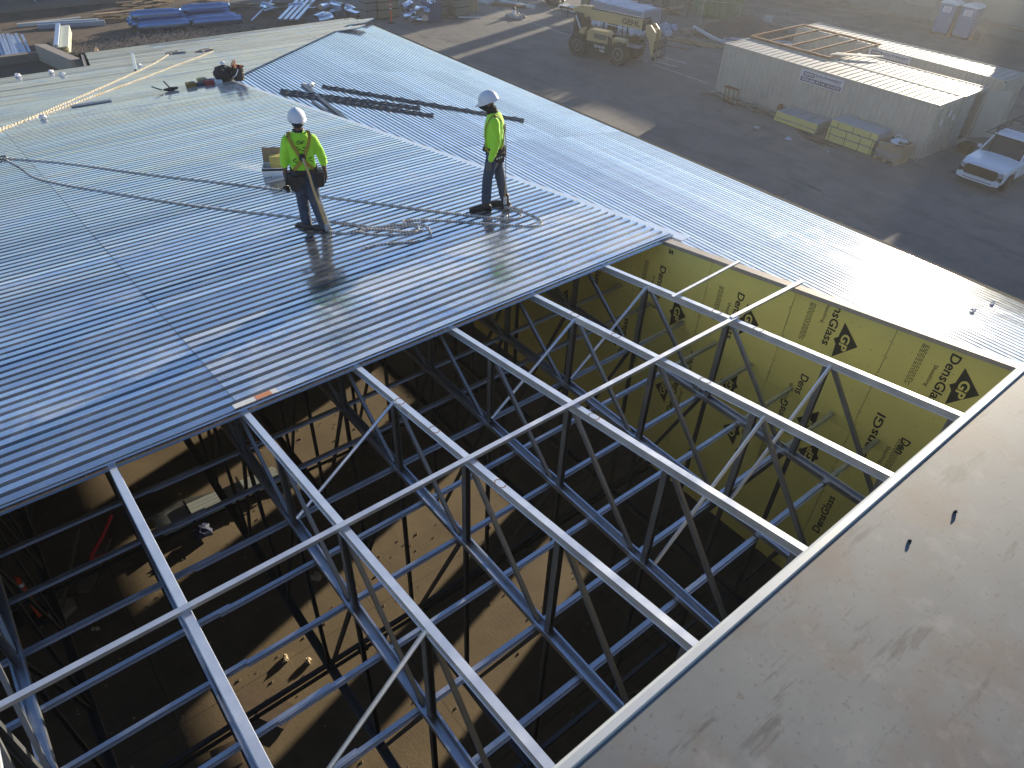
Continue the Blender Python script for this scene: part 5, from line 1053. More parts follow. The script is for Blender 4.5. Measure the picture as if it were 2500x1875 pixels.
mb = MB(); mb.prism([(2.42, 2.55), (2.75, 2.6), (2.85, 2.1), (2.42, 1.98)], 'y', -.34, .16); mb.build('boom_nose', MBLK, th, bevel=.03)
for k in range(6): mb = MB(); mb.tube(smooth_path([(2.35, -.3+.08*k, 2.5), (2.65, -.33+.09*k, 2.72), (2.85, -.3+.09*k, 2.35), (2.9, -.2+.05*k, 2.0)], 5), .018, 6); mb.build('hydraulic_hose', MBLK, th)
for y in (-.42, .20):
    mb = MB(); mb.prism([(2.70, 2.38), (3.02, 2.42), (3.42, 2.05), (3.52, .70), (3.35, .70), (3.05, 1.5), (2.72, 2.0)], 'y', y, y+.10); mb.build('gooseneck', TAN, th, bevel=.01)
mb = MB(); mb.box(2.75, 3.3, -.3, .18, 1.9, 2.2); mb.build('head_block', TAN, th, bevel=.03)
mb = MB()
for z in (.62, 1.12, 1.62): mb.bar((3.60, -.72, z), (3.60, .88, z), .06, .10)
for k in range(9): y = -.70+k*.195; mb.bar((3.60, y, .6 if k in (0, 2, 6, 8) else 1.15), (3.60, y, 1.62), .035, .04, up=(1, 0, 0))
mb.build('fork_carriage', MBLK, th)
for y in (-.42, .72):
    mb = MB(); mb.ext((3.66, y, 1.25), (3.66, y, .48), [(-.025, -.06), (.025, -.06), (.025, .06), (-.025, .06)], up=(0, 1, 0)); mb.bar((3.64, y, .48), (5.25, y, .44), .12, .05); mb.build('fork', DULLSTEEL, th)
cb = MB(); 
for x in (-.7, .75):
    for y in (.42, 1.08): cb.bar((x, y, 1.0), (x*.9, y, 2.36), .07, .07, up=(1, 0, 0))
cb.box(-.72, .72, .38, 1.1, 2.36, 2.43); cb.box(-.72, .78, .42, 1.1, .9, 1.25); cab_ = cb.build('operator_cab', MBLK, th)
mb = MB(); mb.box(-.45, .05, .5, 1.0, 1.26, 1.9); q = mb.build('seat', BLACK, None); q.parent = cab_
mb = MB(); mb.box(2.05, 2.35, -.5, .5, .55, 1.0); mb.bar((1.7, .1, .95), (2.5, -.5, 1.0), .3, .05); mb.build('front_frame', MBLK, th)

# ================================================================ YARD CLUTTER, RIGHT AND MIDDLE
PLW = mat('milky_plastic_sheet', (.50, .52, .60), .3, var=.35, scale=1.8, stretch=(1, 1, .3))
ld = thing('wrapped_load', 'large load under milky plastic sheeting behind the forklift', 'wrapped load', (-38, 41.2, 0), R(6)); OFF[ld.name] = None
mb = MB(); mb.box(-2.3, 2.3, -1.15, 1.15, .12, 1.75); mb.build('panel_pack', mat('pack_grey', (.3, .3, .34), .7), ld, bevel=.05)
mb = MB(); nx, ny = 26, 16
for i in range(nx+1):
    for j in range(ny+1):
        u, v = i/nx*2-1, j/ny*2-1; ex = max(abs(u), abs(v)); z = 1.80+.03*math.sin(u*9)*math.cos(v*5)+jitter(.012); x = u*2.4; y = v*1.25
        if ex > .86: k = (ex-.86)/.14; z -= k*(1.45+jitter(.12)); x = math.copysign(min(abs(x), 2.36+.22*k*random.random()), x); y = math.copysign(min(abs(y), 1.2+.2*k*random.random()), y)
        mb.v.append(Vector((x, y, z)))
for i in range(nx):
    for j in range(ny): a = i*(ny+1)+j; mb.f.append([a, a+ny+1, a+ny+2, a+1])
mb.build('plastic_cover', PLW, ld, smooth=True)
mb = MB()
for k in (-.6, 0.1, .7): mb.ext((k*2, -1.28, .3), (k*2, -1.0, 1.83), [(-.04, -.004), (.04, -.004), (.04, .004), (-.04, .004)]); mb.ext((k*2, -1.2, 1.835), (k*2, 1.2, 1.835), [(-.05, -.004), (.05, -.004), (.05, .004), (-.05, .004)])
mb.build('tape_band', WHITE, ld)
mb = MB(); mb.tube([(2.42, -1.2, .1), (2.38, -1.1, 1.85)], .03, 6); mb.build('white_post', WHITE, ld)
bl = [(-36.4, 44.0, .5, (.45, .5, .6), 'heap of blue-white plastic bags right of the wrapped load'), (-35.4, 43.2, .35, (.55, .57, .6), 'white torn sheet on the ground right of the wrapped load'), (-34.8, 44.8, .45, (.28, .22, .17), 'brown carton heap by the fence')]
for x, y, r, c, lb in bl:
    mb = MB()
    for k in range(9): mb.blob((x+jitter(r), y+jitter(r), r*.35+jitter(.1)), (r*.5, r*.4, r*.4), 7, 5, .4)
    single(mb, 'trash_heap', mat('heap%d' % int(x*10), c, .6, var=.5, scale=5), lb, 'trash heap')
def lum(p, q, wd, h, m_, lb, nm='lumber', cat='lumber', grp=None):
    mb = MB(); mb.bar(p, q, wd, h); return single(mb, nm, m_, lb, cat, grp)
lum((-35.0, 42.2, .08), (-31.4, 43.4, .08), .12, .1, LUMBER, 'long tan plank on the ground right of the forklift, nearest'); lum((-34.6, 42.9, .1), (-30.5, 44.1, .1), .14, .12, LUMBER, 'long tan plank on the ground right of the forklift, middle'); lum((-33.6, 43.1, .16), (-31.8, 42.3, .16), .1, .08, OLDWOOD, 'short dark board crossing the tan planks'); lum((-33.5, 40.9, .05), (-32.0, 41.6, .05), .09, .06, OLDWOOD, 'thin dark board on the asphalt in front of the tan planks')
mb = MB(); mb.tube(smooth_path([(-35.0, 45.4, .4), (-33.6, 44.9, .35), (-32.2, 44.6, .25), (-31.2, 44.9, .2)], 5), .13, 10); single(mb, 'white_pipe', mat('pvc_white', (.5, .52, .5), .4), 'thick pale pipe lying in front of the dark tarp heap', 'pipe')
for i in range(4):
    mb = MB(); mb.chan((-31.3+.1*i, 43.6+.25*i, .5+.18*(i % 2)), (-28.2+.1*i, 46.8+.2*i, .5+.18*(i % 2)), .12, .06); single(mb, 'blue_rail', mat('blue_grey_rail', (.40, .48, .6), .35, .6), 'blue-grey steel rail in front of the tarp heap, %s' % ['nearest', 'second nearest', 'third', 'rearmost'][i], 'rail', 'blue-grey rails by the tarp heap')
mb = MB(); nx, ny = 30, 20
for i in range(nx+1):
    for j in range(ny+1):
        u, v = i/nx*2-1, j/ny*2-1; r2_ = max(0, 1-(u*u+v*v)**.9); x = -32.0+u*3.2+v*.8; y = 47.6+v*2.1+u*1.1; mb.v.append(Vector((x, y, 1.15*r2_**.6*(1+.35*math.sin(5*u+2)*math.cos(4*v))+jitter(.06)+.01)))
for i in range(nx):
    for j in range(ny): a = i*(ny+1)+j; mb.f.append([a, a+ny+1, a+ny+2, a+1])
single(mb, 'tarp_heap', mat('dark_tarp', (.045, .045, .048), .55, bump=.6), 'heap under a wrinkled dark tarp behind the fence', 'tarp heap')
FM = mat('fence_wire', (.30, .31, .31), .5, .5)
fe = thing('chain_link_fence', 'temporary chain link fence behind the forklift and tarp heap', 'fence', (-38.2, 48.2, 0))
FP = [(-48.5, 51.4), (-45.0, 50.4), (-41.6, 49.3), (-38.2, 48.3), (-35.7, 47.0), (-33.6, 48.6), (-30.6, 49.6), (-27.6, 50.6)]
for x, y in FP: mb = MB(); mb.tube([(x, y, 0), (x, y, 1.85)], .03, 8); mb.build('fence_post', FM, fe)
for a, b in zip(FP, FP[1:]):
    mb = MB(); A_, B_ = Vector(a+(0,)), Vector(b+(0,)); d = B_-A_; L = d.length; d.normalize(); n_ = int(L/.14)
    mb.tube([A_+Vector((0, 0, 1.83)), B_+Vector((0, 0, 1.83))], .022, 6)
    for i in range(n_):
        for s2 in (0, 1):
            p = A_+d*(L*i/n_)+Vector((0, 0, .08)); q = A_+d*min(L, L*i/n_+1.7)+Vector((0, 0, 1.78)); 
            if s2: p, q = A_+d*(L*i/n_)+Vector((0, 0, 1.78)), A_+d*min(L, L*i/n_+1.7)+Vector((0, 0, .08))
            k_ = (q-p).length; mb.ext(p, q, [(-.003, -.003), (.003, -.003), (.003, .003), (-.003, .003)], caps=False)
    mb.build('fence_mesh', FM, fe)
mb = MB(); mb.box(-31.9, -31.2, 49.18, 49.2, 1.0, 1.45); single(mb, 'fence_notice', mat('grey_notice', (.42, .43, .42), .5), 'small grey notice hung on the chain link fence', 'notice')
# green dumpster and dark machine behind the fence
gd = thing('green_dumpster', 'green steel dumpster standing behind the chain link fence', 'dumpster', (-37.6, 51.2, 0))
mb = MB(); mb.box(-39.2, -36.0, 50.2, 52.4, .15, 2.3)
for k in range(6): mb.box(-39.1+k*.6, -38.95+k*.6, 50.1, 50.2, .2, 2.25)
mb.build('hopper', mat('green_paint', (.03, .16, .06), .5, var=.25, scale=2), gd)
mb = MB(); mb.box(-39.25, -35.95, 50.05, 52.45, 2.26, 2.36); mb.build('top_rim', MATS['green_paint'], gd)
jc = thing('loader', 'dark loader with white lettering partly hidden behind the fence', 'loader', (-42.3, 51.6, 0))
mb = MB(); mb.box(-44.4, -40.0, 50.9, 52.8, .5, 1.9); mb.build('body', mat('dark_green_machine', (.02, .035, .025), .5), jc, bevel=.1)
mb = MB(); mb.box(-43.6, -42.2, 51.1, 52.6, 1.92, 2.9); mb.build('cab', GLASS, jc, bevel=.08)
for x in (-43.8, -40.7): mb = MB(); mb.lathe([(.25, -.2), (.5, -.2), (.55, 0), (.5, .2), (.25, .2)], (x, 50.8, .55), (0, 1, 0), 20); mb.build('wheel', TYRE, jc)
text('JCB', 'machine_lettering', WHITE, jc, (-42.2, 50.895, 1.0), (.95, 0, 0), (0, 0, .38), bold=.03)
mb = MB(); mb.box(-40.6, -39.2, 48.6, 49.2, .15, .17); mb.bar((-40.8, 48.3, .2), (-39.1, 49.0, .6), 1.1, .03); single(mb, 'brown_sheet', CARD, 'tan board propped below the dark loader', 'board')
# trailer with hitch
tl = thing('trailer', 'dark flat trailer with hitch and uprights behind the forklift boom', 'trailer', (-41, 42, 0))
mb = MB(); mb.bar((-43.5, 40.3, .65), (-41.0, 40.9, .65), .12, .12); mb.bar((-41.4, 40.5, .7), (-38.2, 43.8, .7), 1.3, .12); mb.build('bed', RUST, tl)
mb = MB(); mb.blob((-43.6, 40.25, .62), (.16, .12, .1), 8, 6); mb.tube([(-43.0, 40.4, .05), (-43.0, 40.4, .8)], .04, 8); mb.build('hitch', BLACK, tl)
for (x, y) in ((-41.4, 40.1), (-40.6, 41.4)):
    mb = MB(); mb.lathe([(.15, -.1), (.33, -.1), (.36, 0), (.33, .1), (.15, .1)], (x, y, .36), (.7, -.7, 0), 18); mb.build('wheel', TYRE, tl)
mb = MB(); mb.box(-41.9, -41.2, 40.6, 41.4, .75, 1.9); mb.build('tool_chest', mat('olive_box', (.18, .17, .10), .6), tl)
for k in range(5): mb = MB(); x = -41.5+k*1.2; mb.tube([(x, 43.4+.2*k, .7), (x, 43.4+.2*k, 2.0)], .03, 6); mb.build('upright', BLACK, tl)
mb = MB(); mb.tube([(-41.6, 43.3, 2.0), (-36.6, 44.4, 2.0)], .04, 6); mb.tube([(-41.6, 43.2, 1.4), (-36.6, 44.3, 1.4)], .03, 6); mb.build('rail', BLACK, tl)
for i in range(6):
    mb = MB(); z = .1+.14*(i//3); y = 41.6+.28*(i % 3); mb.box(-45.6+.2*(i//3)+jitter(.1), -43.4, y, y+.24, z, z+.12); single(mb, 'white_beam', mat('white_beam', (.52, .53, .5), .5), '%s white boxed beam in the stack behind the trailer hitch' % ['first', 'second', 'third', 'fourth', 'fifth', 'sixth'][i], 'beam', 'white boxed beams by the trailer')
mb = MB()
for k in range(10): mb.blob((-47.2+jitter(.9), 42.6+jitter(.6), .5), (.5, .4, .45), 7, 5, .3)
single(mb, 'tarp_bundle', MATS['dark_tarp'], 'bundle under dark tarp at the top edge left of the white beams', 'tarp bundle')
for i, (p, q) in enumerate((((-50.9, 37.4, .12), (-49.2, 37.75, .12)), ((-51.3, 37.7, .25), (-49.3, 38.1, .22)), ((-49.3, 38.9, .15), (-46.4, 40.1, .1)), ((-49.0, 37.9, .1), (-47.0, 39.6, .1)), ((-51, 39.8, .15), (-49.0, 40.3, .15)))):
    lum(p, q, .32, .18, MATS['white_beam'] if i != 3 else OLDWOOD, ['white steel beam end by the top edge left of the extinguisher', 'second white steel beam at the top edge', 'long pale beam lying behind the fire extinguisher', 'dark plank lying behind the fire extinguisher', 'pale beam in the frame at the top edge'][i], 'long_beam', 'beam')
fx = thing('fire_extinguisher', 'black and white cylinder standing on a rag heap on the lit asphalt', 'extinguisher', (-45.2, 37.0, 0))
mb = MB(); mb.lathe([(.11, .02), (.12, .06), (.12, .55), (.06, .66), (.04, .72)], (-45.2, 37.0, 0), n=14); mb.build('cylinder', BLACK, fx, smooth=True)
mb = MB(); mb.add([(-45.12, 36.873, .15), (-45.28, 36.873, .15), (-45.28, 36.873, .5), (-45.12, 36.873, .5)], [(0, 1, 2, 3)]); mb.lathe([(.122, .18), (.122, .5)], (-45.2, 37.0, 0), n=14, caps=False); mb.build('white_label', WHITE, fx)
mb = MB(); mb.tube([(-45.2, 37.0, .72), (-45.05, 36.95, .76)], .03, 6); mb.build('valve', BLACK, fx)
mb = MB()
for k in range(14): mb.blob((-45.2+jitter(.75), 37.0+jitter(.45), .1), (.3, .22, .13), 8, 5, .35)
single(mb, 'rag_heap', mat('beige_cloth', (.42, .38, .32), .85, var=.3), 'beige cloth and plastic heap around the black cylinder', 'cloth')

# ================================================================ YARD, TOP MIDDLE : ducts, crates, delineators
DUCT = mat('shiny_duct', (.62, .66, .72), .16, 1.0, .1, 3); DPANEL = mat('grey_green_panel', (.17, .175, .155), .5, var=.12, scale=1.2); TANC = mat('tan_carton', (.30, .24, .16), .8, var=.12, scale=2)
for i, (x0, x1, y0, y1, h, m_, lb) in enumerate(((-50.4, -49.2, 27.9, 29.5, 2.0, TANC, 'large tan banded carton behind the delineator'), (-49.0, -48.0, 31.6, 32.9, 2.2, DPANEL, 'tall grey-green boxed panel, left of two'), (-48.3, -47.2, 33.1, 34.3, 2.2, DPANEL, 'tall grey-green boxed panel, right of two'), (-50.3, -49.4, 26.9, 27.8, 1.9, mat('grey_carton', (.2, .19, .17), .7), 'narrow grey carton beside the tan one'))):
    t = thing('boxed_unit', lb, 'carton', ((x0+x1)/2, (y0+y1)/2, 0)); mb = MB(); mb.box(x0, x1, y0, y1, .1, h); mb.build('box', m_, t, bevel=.03)
    mb = MB(); mb.box(x0, x1, y0, y1, 0, .1); mb.build('skid', OLDWOOD, t)
    mb = MB()
    for z in (.6, 1.1, 1.6): mb.box(x0-.01, x1+.01, y0-.01, y1+.01, z, z+.04)
    mb.build('band', DARK, t)
delineator(-48.0, 28.1, 'orange delineator in front of the large tan carton', 0, 1.25, 'delineators by the ductwork'); delineator(-50.2, 27.1, 'orange delineator left of the large tan carton', 0, 1.25, 'delineators by the ductwork')
DL = []
for i in range(26):
    if i < 9: x, y = -51.0+jitter(.9), 25.2+random.uniform(-1.2, 1.9)
    elif i < 20: x, y = -47.7+jitter(.8), 30.4+jitter(.9)
    else: x, y = -54.5+jitter(1.2), 24.0+jitter(2.0)
    t = 'duct_elbow'; a = random.random()*6; r = random.uniform(.16, .3); mb = MB(); z = r+.02+(.5 if i % 4 == 3 else 0)
    pts = [(x+math.cos(a)*.5*k_-.1*k_*k_*math.sin(a), y+math.sin(a)*.5*k_+.1*k_*k_*math.cos(a), z+.04*k_) for k_ in (-1, -.5, 0, .5, 1)]
    if i % 2: mb.tube(pts, r, 12)
    else: mb.ext(pts[0], pts[-1], [(-r, -r*.7), (r, -r*.7), (r, r*.7), (-r, r*.7)])
    grp = ['left of the tan carton', 'between the tan carton and grey panels', 'by the top edge'][0 if i < 9 else (1 if i < 20 else 2)]
    o = single(mb, 'duct_piece', DUCT, 'shiny %s duct piece in the heap %s' % ('round' if i % 2 else 'square', grp), 'duct', 'shiny duct pieces in the heaps')
bb = thing('blue_bin', 'dark blue open bin full of shiny duct parts beside the grey panels', 'bin', (-47.2, 30.9, 0))
mb = MB(); mb.prism([(-.55, 0), (.55, 0), (.65, 1.25), (-.65, 1.25)], 'y', -.45, .45)
for v in mb.v: v.x += -47.2; v.y += 30.95
mb.build('tub', mat('blue_bin_plastic', (.04, .08, .17), .5), bb)
for i in range(6):
    mb = MB(); mb.blob((-47.2+jitter(.4), 30.95+jitter(.3), 1.35+jitter(.1)), (.22, .2, .16), 9, 6, .2); single(mb, 'duct_collar', DUCT, 'small shiny duct collar piled in the blue bin', 'duct', 'duct collars in the blue bin')
for i in range(6):
    lum((-47.9+.1*i, 34.7+.12*i, .1), (-48.6+.05*i, 35.3+.1*i, 1.9-.1*i), .12, .04, LUMBER, 'light lumber leaning beside the grey panels, %s' % ['first', 'second', 'third', 'fourth', 'fifth', 'sixth'][i], grp='lumber leaning by the panels')
lum((-47.0, 33.2, .05), (-46.0, 34.6, .05), .08, .06, WHITE, 'white stick on the asphalt right of the grey panels'); lum((-47.6, 32.2, .05), (-46.4, 33.1, .05), .07, .05, OLDWOOD, 'dark stick on the asphalt at the foot of the grey panels')
for i in range(4):
    lum((-50.9+.22*i, 21.3+.30*i-.2, .45), (-58.3+.28*i, 26.6+.28*i, .35), .24, .10, mat('pale_blue_steel', (.45, .53, .64), .3, .8), 'long blue-white steel stud reaching up to the roof edge, %s from left' % ['first', 'second', 'third', 'fourth'][i], 'steel_stud', 'metal stud', 'blue-white studs at the roof edge')
lum((-52.9, 19.9, .1), (-57.8, 24.0, .4), .12, .08, MATS['pale_blue_steel'], 'thin pale stud left of the four long studs', 'steel_stud', 'metal stud'); lum((-53.0, 23.0, .1), (-58.5, 28.2, .3), .10, .08, OLDWOOD, 'thin dark board right of the four long studs')
for i, (x, y) in enumerate(((-55.6, 22.6), (-54.2, 24.4), (-57.0, 23.5))):
    mb = MB(); mb.bar((x, y, .1), (x+.5, y+2.6, .12), .35, .12); single(mb, 'log', OLDWOOD, ['grey weathered timber behind the long studs', 'grey weathered timber nearest the ducts', 'grey weathered timber at the top edge'][i], 'timber')
# ================================================================ YARD, TOP LEFT
BLUEP = mat('blue_wrapped_foil', (.20, .33, .55), .22, .85, .1, 3)
RL = [((-53.75, 12.75), (-53.2, 15.75), 0, .36, 'nearest roll of the left bundle'), ((-54.55, 12.6), (-54.0, 15.5), 0, .34, 'second roll of the left bundle'), ((-55.3, 12.6), (-54.75, 15.4), 0, .34, 'rear roll of the left bundle'), ((-54.2, 12.62), (-53.6, 15.5), .58, .33, 'top roll of the left bundle'),
      ((-53.2, 16.1), (-52.65, 19.1), 0, .34, 'nearest roll of the right bundle'), ((-53.95, 16.0), (-53.45, 19.0), 0, .34, 'second roll of the right bundle'), ((-54.75, 15.95), (-54.2, 18.9), 0, .34, 'third roll of the right bundle'), ((-55.5, 15.9), (-55.0, 18.8), .1, .36, 'rearmost roll of the right bundle'), ((-54.4, 15.95), (-53.9, 18.85), .58, .32, 'top roll of the right bundle')]
for (a, b, z, r, lb) in RL:
    t = thing('wrapped_roll', 'shiny blue wrapped roll, '+lb, 'roll', ((a[0]+b[0])/2, (a[1]+b[1])/2, z), 0, 'blue wrapped rolls in two bundles'); mb = MB(); P = [Vector(a+(z+r+.02,)).lerp(Vector(b+(z+r+.02,)), k/7) for k in range(8)]
    mb.tube(P, [r*.72]+[r*(1+jitter(.03)) for _ in range(6)]+[r*.72], 18); mb.build('roll_body', BLUEP, t, smooth=False)
    for e_ in (P[0], P[-1]): mb = MB(); mb.blob(e_, (.09, .12, r*.7), 10, 6, .35); mb.build('wrap_end', BLUEP, t)
BLS = mat('blue_white_studs', (.50, .58, .68), .35, .6, .15, 4)
for i in range(13):
    j = i % 9; z = .25+.14*(i//9); x0, y0 = -50.7, 4.55+.17*j+(.2 if i > 8 else 0); x1, y1 = -55.8, y0+.45+jitter(.12)
    mb = MB(); mb.chan((x0+jitter(.15), y0, z+jitter(.03)), (x1+jitter(.3), y1, z+.05+jitter(.03)), .15, .10, t=.008); single(mb, 'metal_stud', BLS, 'blue-white stud in the pile left of the concrete curb, %s' % (['first', 'second', 'third', 'fourth', 'fifth', 'sixth', 'seventh', 'eighth', 'ninth', 'tenth on top', 'eleventh on top', 'twelfth on top', 'topmost'][i]), 'metal stud', 'stud pile left of the curb')
YST = mat('cream_studs', (.66, .66, .50), .5, .3, .12, 4)
for i in range(10):
    r_, c_ = i//3, i % 3
    mb = MB(); a = Vector((-50.3+.0*r_, 7.25+.24*c_, .25+.17*r_)); b = Vector((-54.4, 8.35+.24*c_, .45+.17*r_)); mb.chan(a, b, .22, .14, t=.01); single(mb, 'cream_stud', YST if c_ else BLS, 'cream coloured stud in the angled stack by the roof notch, row %s %s' % (['one', 'two', 'three', 'four'][r_], ['left', 'middle', 'right'][c_]), 'metal stud', 'angled cream stud stack by the notch')
mb = MB(); mb.box(-50.4, -49.6, 7.1, 8.1, 0, .24); single(mb, 'timber_block', DARK, 'dark block under the cream stud stack', 'block')
CONC = mat('curb_concrete', (.22, .19, .155), .9, var=.2)
mb = MB(); mb.box(-50.75, -50.35, -6, 6.6, 0, .45); single(mb, 'concrete_curb', CONC, 'long concrete curb wall in front of the stud pile', 'curb')
mb = MB(); mb.prism([(-50.35, 6.2), (-50.1, 6.75), (-46.2, 7.6), (-46.2, 7.1)], 'z', 0, .9); single(mb, 'foundation_wall', mat('tan_board', (.36, .31, .25), .8), 'tan topped foundation wall running towards the roof notch', 'wall')
mb = MB(); mb.prism([(-49.9, 9.2), (-49.4, 9.2), (-46.2, 8.2), (-46.6, 8.0)], 'z', 0, .5); single(mb, 'tan_slab', CARD, 'tan plank behind the cream stud stack', 'plank')
for (p, q, w_, h_, m_, lb) in (((-58.8, 6.7, .12), (-58.8, 10.5, .12), .22, .2, MATS['white_beam'], 'long pale beam on the dirt, farther of two'), ((-57.8, 7.7, .15), (-56.9, 11.5, .15), .42, .26, MATS['blue_grey_rail'], 'long grey beam on the dirt, nearer of two'), ((-58.1, 7.6, .3), (-57.2, 11.2, .3), .2, .1, MATS['white_beam'], 'thin white strip on top of the nearer grey beam')):
    lum(p, q, w_, h_, m_, lb, 'long_beam', 'beam')
wcount = 0
for (cx, cy, n_, lb) in ((-58.4, 12.6, 14, 'by the left bundle of rolls'), (-60.5, 15.5, 16, 'behind the left bundle of rolls'), (-60.2, 19.5, 12, 'behind the right bundle of rolls'), (-57.2, 21.3, 6, 'right of the right bundle of rolls')):
    for i in range(n_):
        a = random.uniform(.9, 2.2); L = random.uniform(.8, 2.2); x = cx+jitter(1.2); y = cy+jitter(1.3); z = .06+.09*(i % 4)
        mb = MB(); mb.bar((x-math.cos(a)*L/2, y-math.sin(a)*L/2, z+.05), (x+math.cos(a)*L/2, y+math.sin(a)*L/2, z), random.uniform(.08, .3), .05); single(mb, 'scrap_lumber', random.choice([OLDWOOD, OLDWOOD, LUMBER]), 'broken board in the lumber pile '+lb, 'lumber', 'broken boards '+lb)
mb = MB()
for k in range(4): mb.tube([(-61.8+.5*math.cos(a_*.4)*(1-.06*k), 17.0+.6*math.sin(a_*.4)*(1-.06*k), .12+.12*k) for a_ in range(17)], .06, 6)
single(mb, 'hose_coil', BLACK, 'coiled black hose among the lumber at the top edge', 'hose')
bw = thing('block_wall', 'long grey block wall along the far side of the yard', 'wall', (-64.5, 8, 0))
mb = MB(); mb.box(-64.9, -64.5, -12, 24, 0, 3.2); mb.build('wall_face', mat('grey_block', (.16, .15, .14), .9, var=.15, scale=1), bw)
mb = MB(); mb.box(-64.5, -63.2, -12, 14, 0, .28); mb.build('footing', CONC, bw)
for y in (1.0, 6.2, 8.9): mb = MB(); mb.tube([(-64.4, y, .28), (-64.4, y, 3.0)], .05, 8); mb.tube([(-64.4, y, .5), (-63.5, y+.1, .3)], .05, 6); mb.build('wall_brace', MATS['pale_blue_steel'], bw)
# ================================================================ PORTABLE TOILETS, FAR BUILDINGS
PB = mat('toilet_blue', (.10, .17, .30), .5, var=.06)
def toilet(x, y, lb):
    t = thing('portable_toilet', lb, 'portable toilet', (x, y, 0), 0, 'blue portable toilets'); w_ = .57
    mb = MB(); mb.box(x-w_, x+w_, y-w_, y+w_, .1, 2.05); mb.build('cabin', PB, t, bevel=.05)
    mb = MB(); mb.box(x-w_+.12, x+w_-.12, y-w_-.03, y-w_-.005, .2, 1.95); d_ = mb.build('door', PB, t, bevel=.02)
    mb = MB(); mb.add([(x-.3, y-w_-.034, 1.5), (x+.3, y-w_-.034, 1.5), (x+.3, y-w_-.034, 1.88), (x-.3, y-w_-.034, 1.88)], [(0, 1, 2, 3)]); s_ = mb.build('notice', WHITE, t)
    mb = MB()
    for k in range(5): mb.add([(x-.24, y-w_-.037, 1.54+.065*k), (x+.24, y-w_-.037, 1.54+.065*k), (x+.24, y-w_-.037, 1.57+.065*k), (x-.24, y-w_-.037, 1.57+.065*k)], [(0, 1, 2, 3)])
    mb.build('notice_lines', mat('pink_print', (.45, .25, .25), .6), t)
    mb = MB(); mb.prism([(x-w_-.06, 2.05), (x-w_+.02, 2.2), (x-.2, 2.28), (x+.2, 2.28), (x+w_-.02, 2.2), (x+w_+.06, 2.05)], 'y', y-w_-.08, y+w_+.05); mb.build('domed_roof', WHITE, t, bevel=.04)
    mb = MB(); mb.box(x-w_-.05, x+w_+.05, y-w_-.15, y+w_, 0, .1); mb.build('skid', DARK, t)
toilet(-25.05, 62.7, 'blue portable toilet on the left with white domed roof'); toilet(-23.6, 62.9, 'blue portable toilet on the right with white domed roof')
for i, (x, y) in enumerate(((-24.3, 62.2), (-22.75, 62.4))):
    mb = MB(); mb.blob((x, y, .15), (.15, .2, .15), 8, 6, .2); mb.tube([(x, y, .2), (x, y, .9)], .04, 6); single(mb, 'orange_cone', mat('faded_orange', (.35, .16, .07), .8), ['faded orange marker between the two toilets', 'faded orange marker right of the toilets'][i], 'marker')
mb = MB(); mb.tube([(-21.6, 60.5, .05), (-21.4, 61.0, 1.6), (-18.2, 60.4, 1.6), (-18.0, 60.0, .05)], .035, 6); single(mb, 'pipe_barrier', RUST, 'thin rusty pipe rail behind the farthest container', 'barrier')
FARW = mat('tan_stucco', (.34, .31, .25), .9, var=.06, scale=.6)
fb = thing('far_building', 'tan stucco building wall behind the portable toilets', 'building', (-20, 66, 0))
mb = MB(); mb.box(-45, -33.6, 66, 80, 0, 8.3); mb.box(-33.6, -20.5, 66, 80, 0, 7.2); mb.box(-20.5, 30, 66, 80, 0, 14.6); mb.build('wall', FARW, fb)  # unseen upper heights stepped to cast the yard shadows
mb = MB(); mb.box(-45, 30, 65.92, 66, 0, .9); mb.build('base_band', mat('grey_band', (.22, .21, .19), .9), fb)
for x in (-35, -31.2, -27.6, -18.5): mb = MB(); mb.box(x, x+1.1, 65.9, 65.99, .0, 2.2); mb.build('door', mat('door_grey', (.25, .24, .21), .7), fb)
for x in (-38, -26.4, -15, -8): mb = MB(); mb.tube([(x, 65.85, .9), (x, 65.85, 7)], .07, 8); mb.build('downpipe', FARW, fb)
wh_ = thing('shading_building', 'unseen building blocks added outside the frame to shade the yard', 'building', (-60, 70, 0))
mb = MB(); mb.box(-49.2, -45, 66, 80, 0, 9.2); mb.box(-72, -56.2, 67.5, 68.3, 0, 11.2); mb.box(-72, -60, 68.3, 84, 0, 11.2); mb.box(-51.3, -50.2, 66, 67.5, 0, 9.0); mb.build('wall', FARW, wh_)  # unseen blocks added, gaps between them shaped to cast the shadow bands
mb = MB(); mb.box(-72.2, -59.8, 67.4, 84.1, 11.2, 11.4); mb.build('shading_building_cap', DARK, wh_)
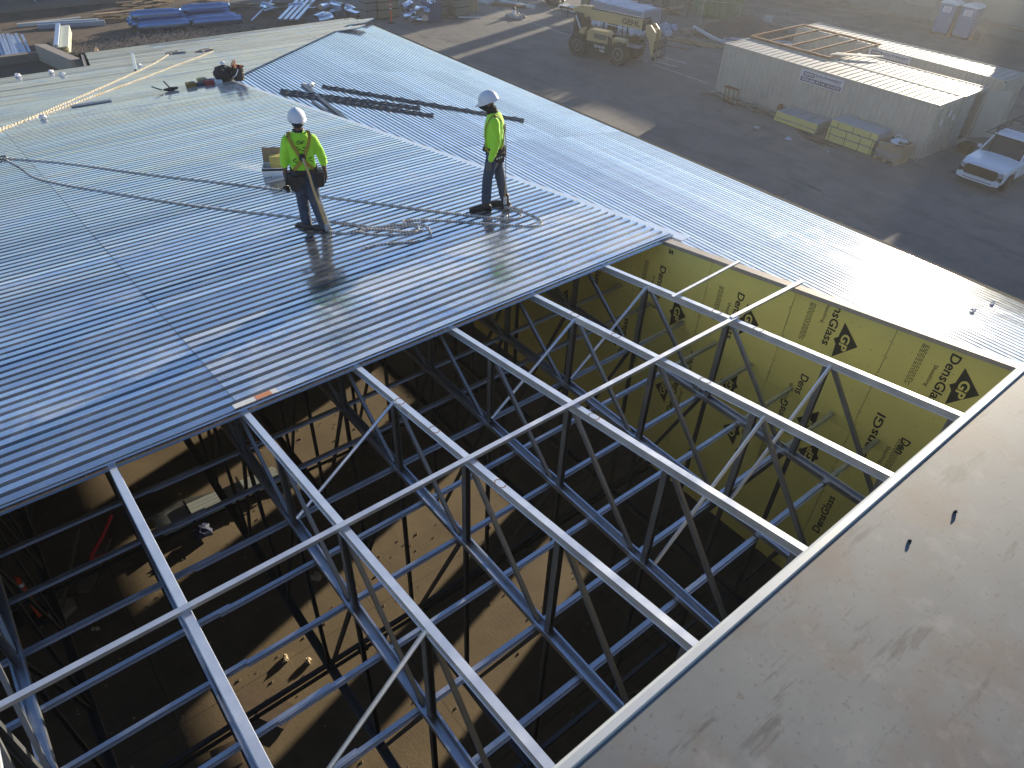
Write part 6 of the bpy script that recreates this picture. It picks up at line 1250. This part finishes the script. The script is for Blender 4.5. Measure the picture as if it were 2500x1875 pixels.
# unseen trees added to dapple the yard light
def tree(x, y, h, r, lb, seed, n_=900):
    rnd = random.Random(seed); t = thing('dappling_tree', lb, 'tree', (x, y, 0), 0, 'trees added beyond the yard')
    mb = MB(); mb.tube([(x, y, 0), (x+.1, y, h*.35), (x+.2, y+.1, h*.6)], [.22, .16, .1], 10)
    for k in range(7): a = rnd.random()*6.28; mb.tube([(x+.1, y, h*(.35+.04*k)), (x+math.cos(a)*r*.6, y+math.sin(a)*r*.6, h*(.6+.05*k))], [.08, .03], 6)
    mb.build('dappling_tree_trunk', mat('dappling_tree_bark', (.10, .075, .055), .9), t); mb = MB()
    cl = [(rnd.gauss(0, r*.45), rnd.gauss(0, r*.45), h*.72+rnd.gauss(0, h*.13)) for _ in range(16)]
    for i in range(n_):
        c = cl[i % 16]; px, py, pz = x+c[0]+rnd.gauss(0, r*.22), y+c[1]+rnd.gauss(0, r*.22), c[2]+rnd.gauss(0, h*.06); s_ = rnd.uniform(.12, .3)
        a = Vector((rnd.gauss(0, 1), rnd.gauss(0, 1), rnd.gauss(0, 1))).normalized()*s_; b = Vector((rnd.gauss(0, 1), rnd.gauss(0, 1), rnd.gauss(0, 1))).normalized()*s_; p = Vector((px, py, pz)); mb.add([p-a, p+b*.6, p+a, p-b*.6], [(0, 1, 2, 3)])
    mb.build('crown', mat('tree_leaves', (.06, .09, .03), .7, var=.4, scale=2), t)
tree(-43.5, 63.5, 9.4, 2.2, 'leafy tree added outside the frame beside the far building, left', 3); tree(-38.5, 64, 8.6, 2.0, 'leafy tree added outside the frame, next one along', 4)

for (i, x) in ((5, -4.62), (5, -4.02), (5, -3.05), (7, -4.75), (7, -4.1), (7, -2.9), (6, -3.2), (8, -3.7), (8, -3.15)):
    y = YT[i]; mb = MB(); N_ = 16; r = .034
    for k in range(N_):
        if k in (2, 3, 4): continue
        a, b = 2*math.pi*k/N_, 2*math.pi*(k+1)/N_; P = []
        for (aa, rr_) in ((a, r), (b, r), (b, r+.008), (a, r+.008)): px = x+math.cos(aa)*rr_*1.5; py = y+min(.033, max(-.033, math.sin(aa)*rr_)); P.append((px, py, zl(px)+.0012))
        mb.add(P, [(0, 1, 2, 3)])
    par = [o for o in bpy.data.objects if o.name.startswith('roof_truss') and abs(o.location.y-y) < .01][0]
    for v in mb.v: v -= Vector(par.location)
    q = mb.build('cup_ring_stain', mat('brown_stain', (.22, .15, .10), .8), None); q.parent = par

# ================================================================ AIR
hz = MB(); hz.box(-90, 45, -40, 90, -1.0, 17.5); ho = hz.build('haze', bpy.data.materials.new('haze')); ho['kind'] = 'stuff'; ho['label'] = 'thin warm low-sun haze over the yard'
m = ho.data.materials[0]; m.use_nodes = True; n = m.node_tree.nodes; n.clear(); pv = n.new('ShaderNodeVolumePrincipled'); pv.inputs['Color'].default_value = (.93, .92, .88, 1); pv.inputs['Density'].default_value = .00105; pv.inputs['Anisotropy'].default_value = .55
mo = n.new('ShaderNodeOutputMaterial'); m.node_tree.links.new(pv.outputs[0], mo.inputs['Volume'])
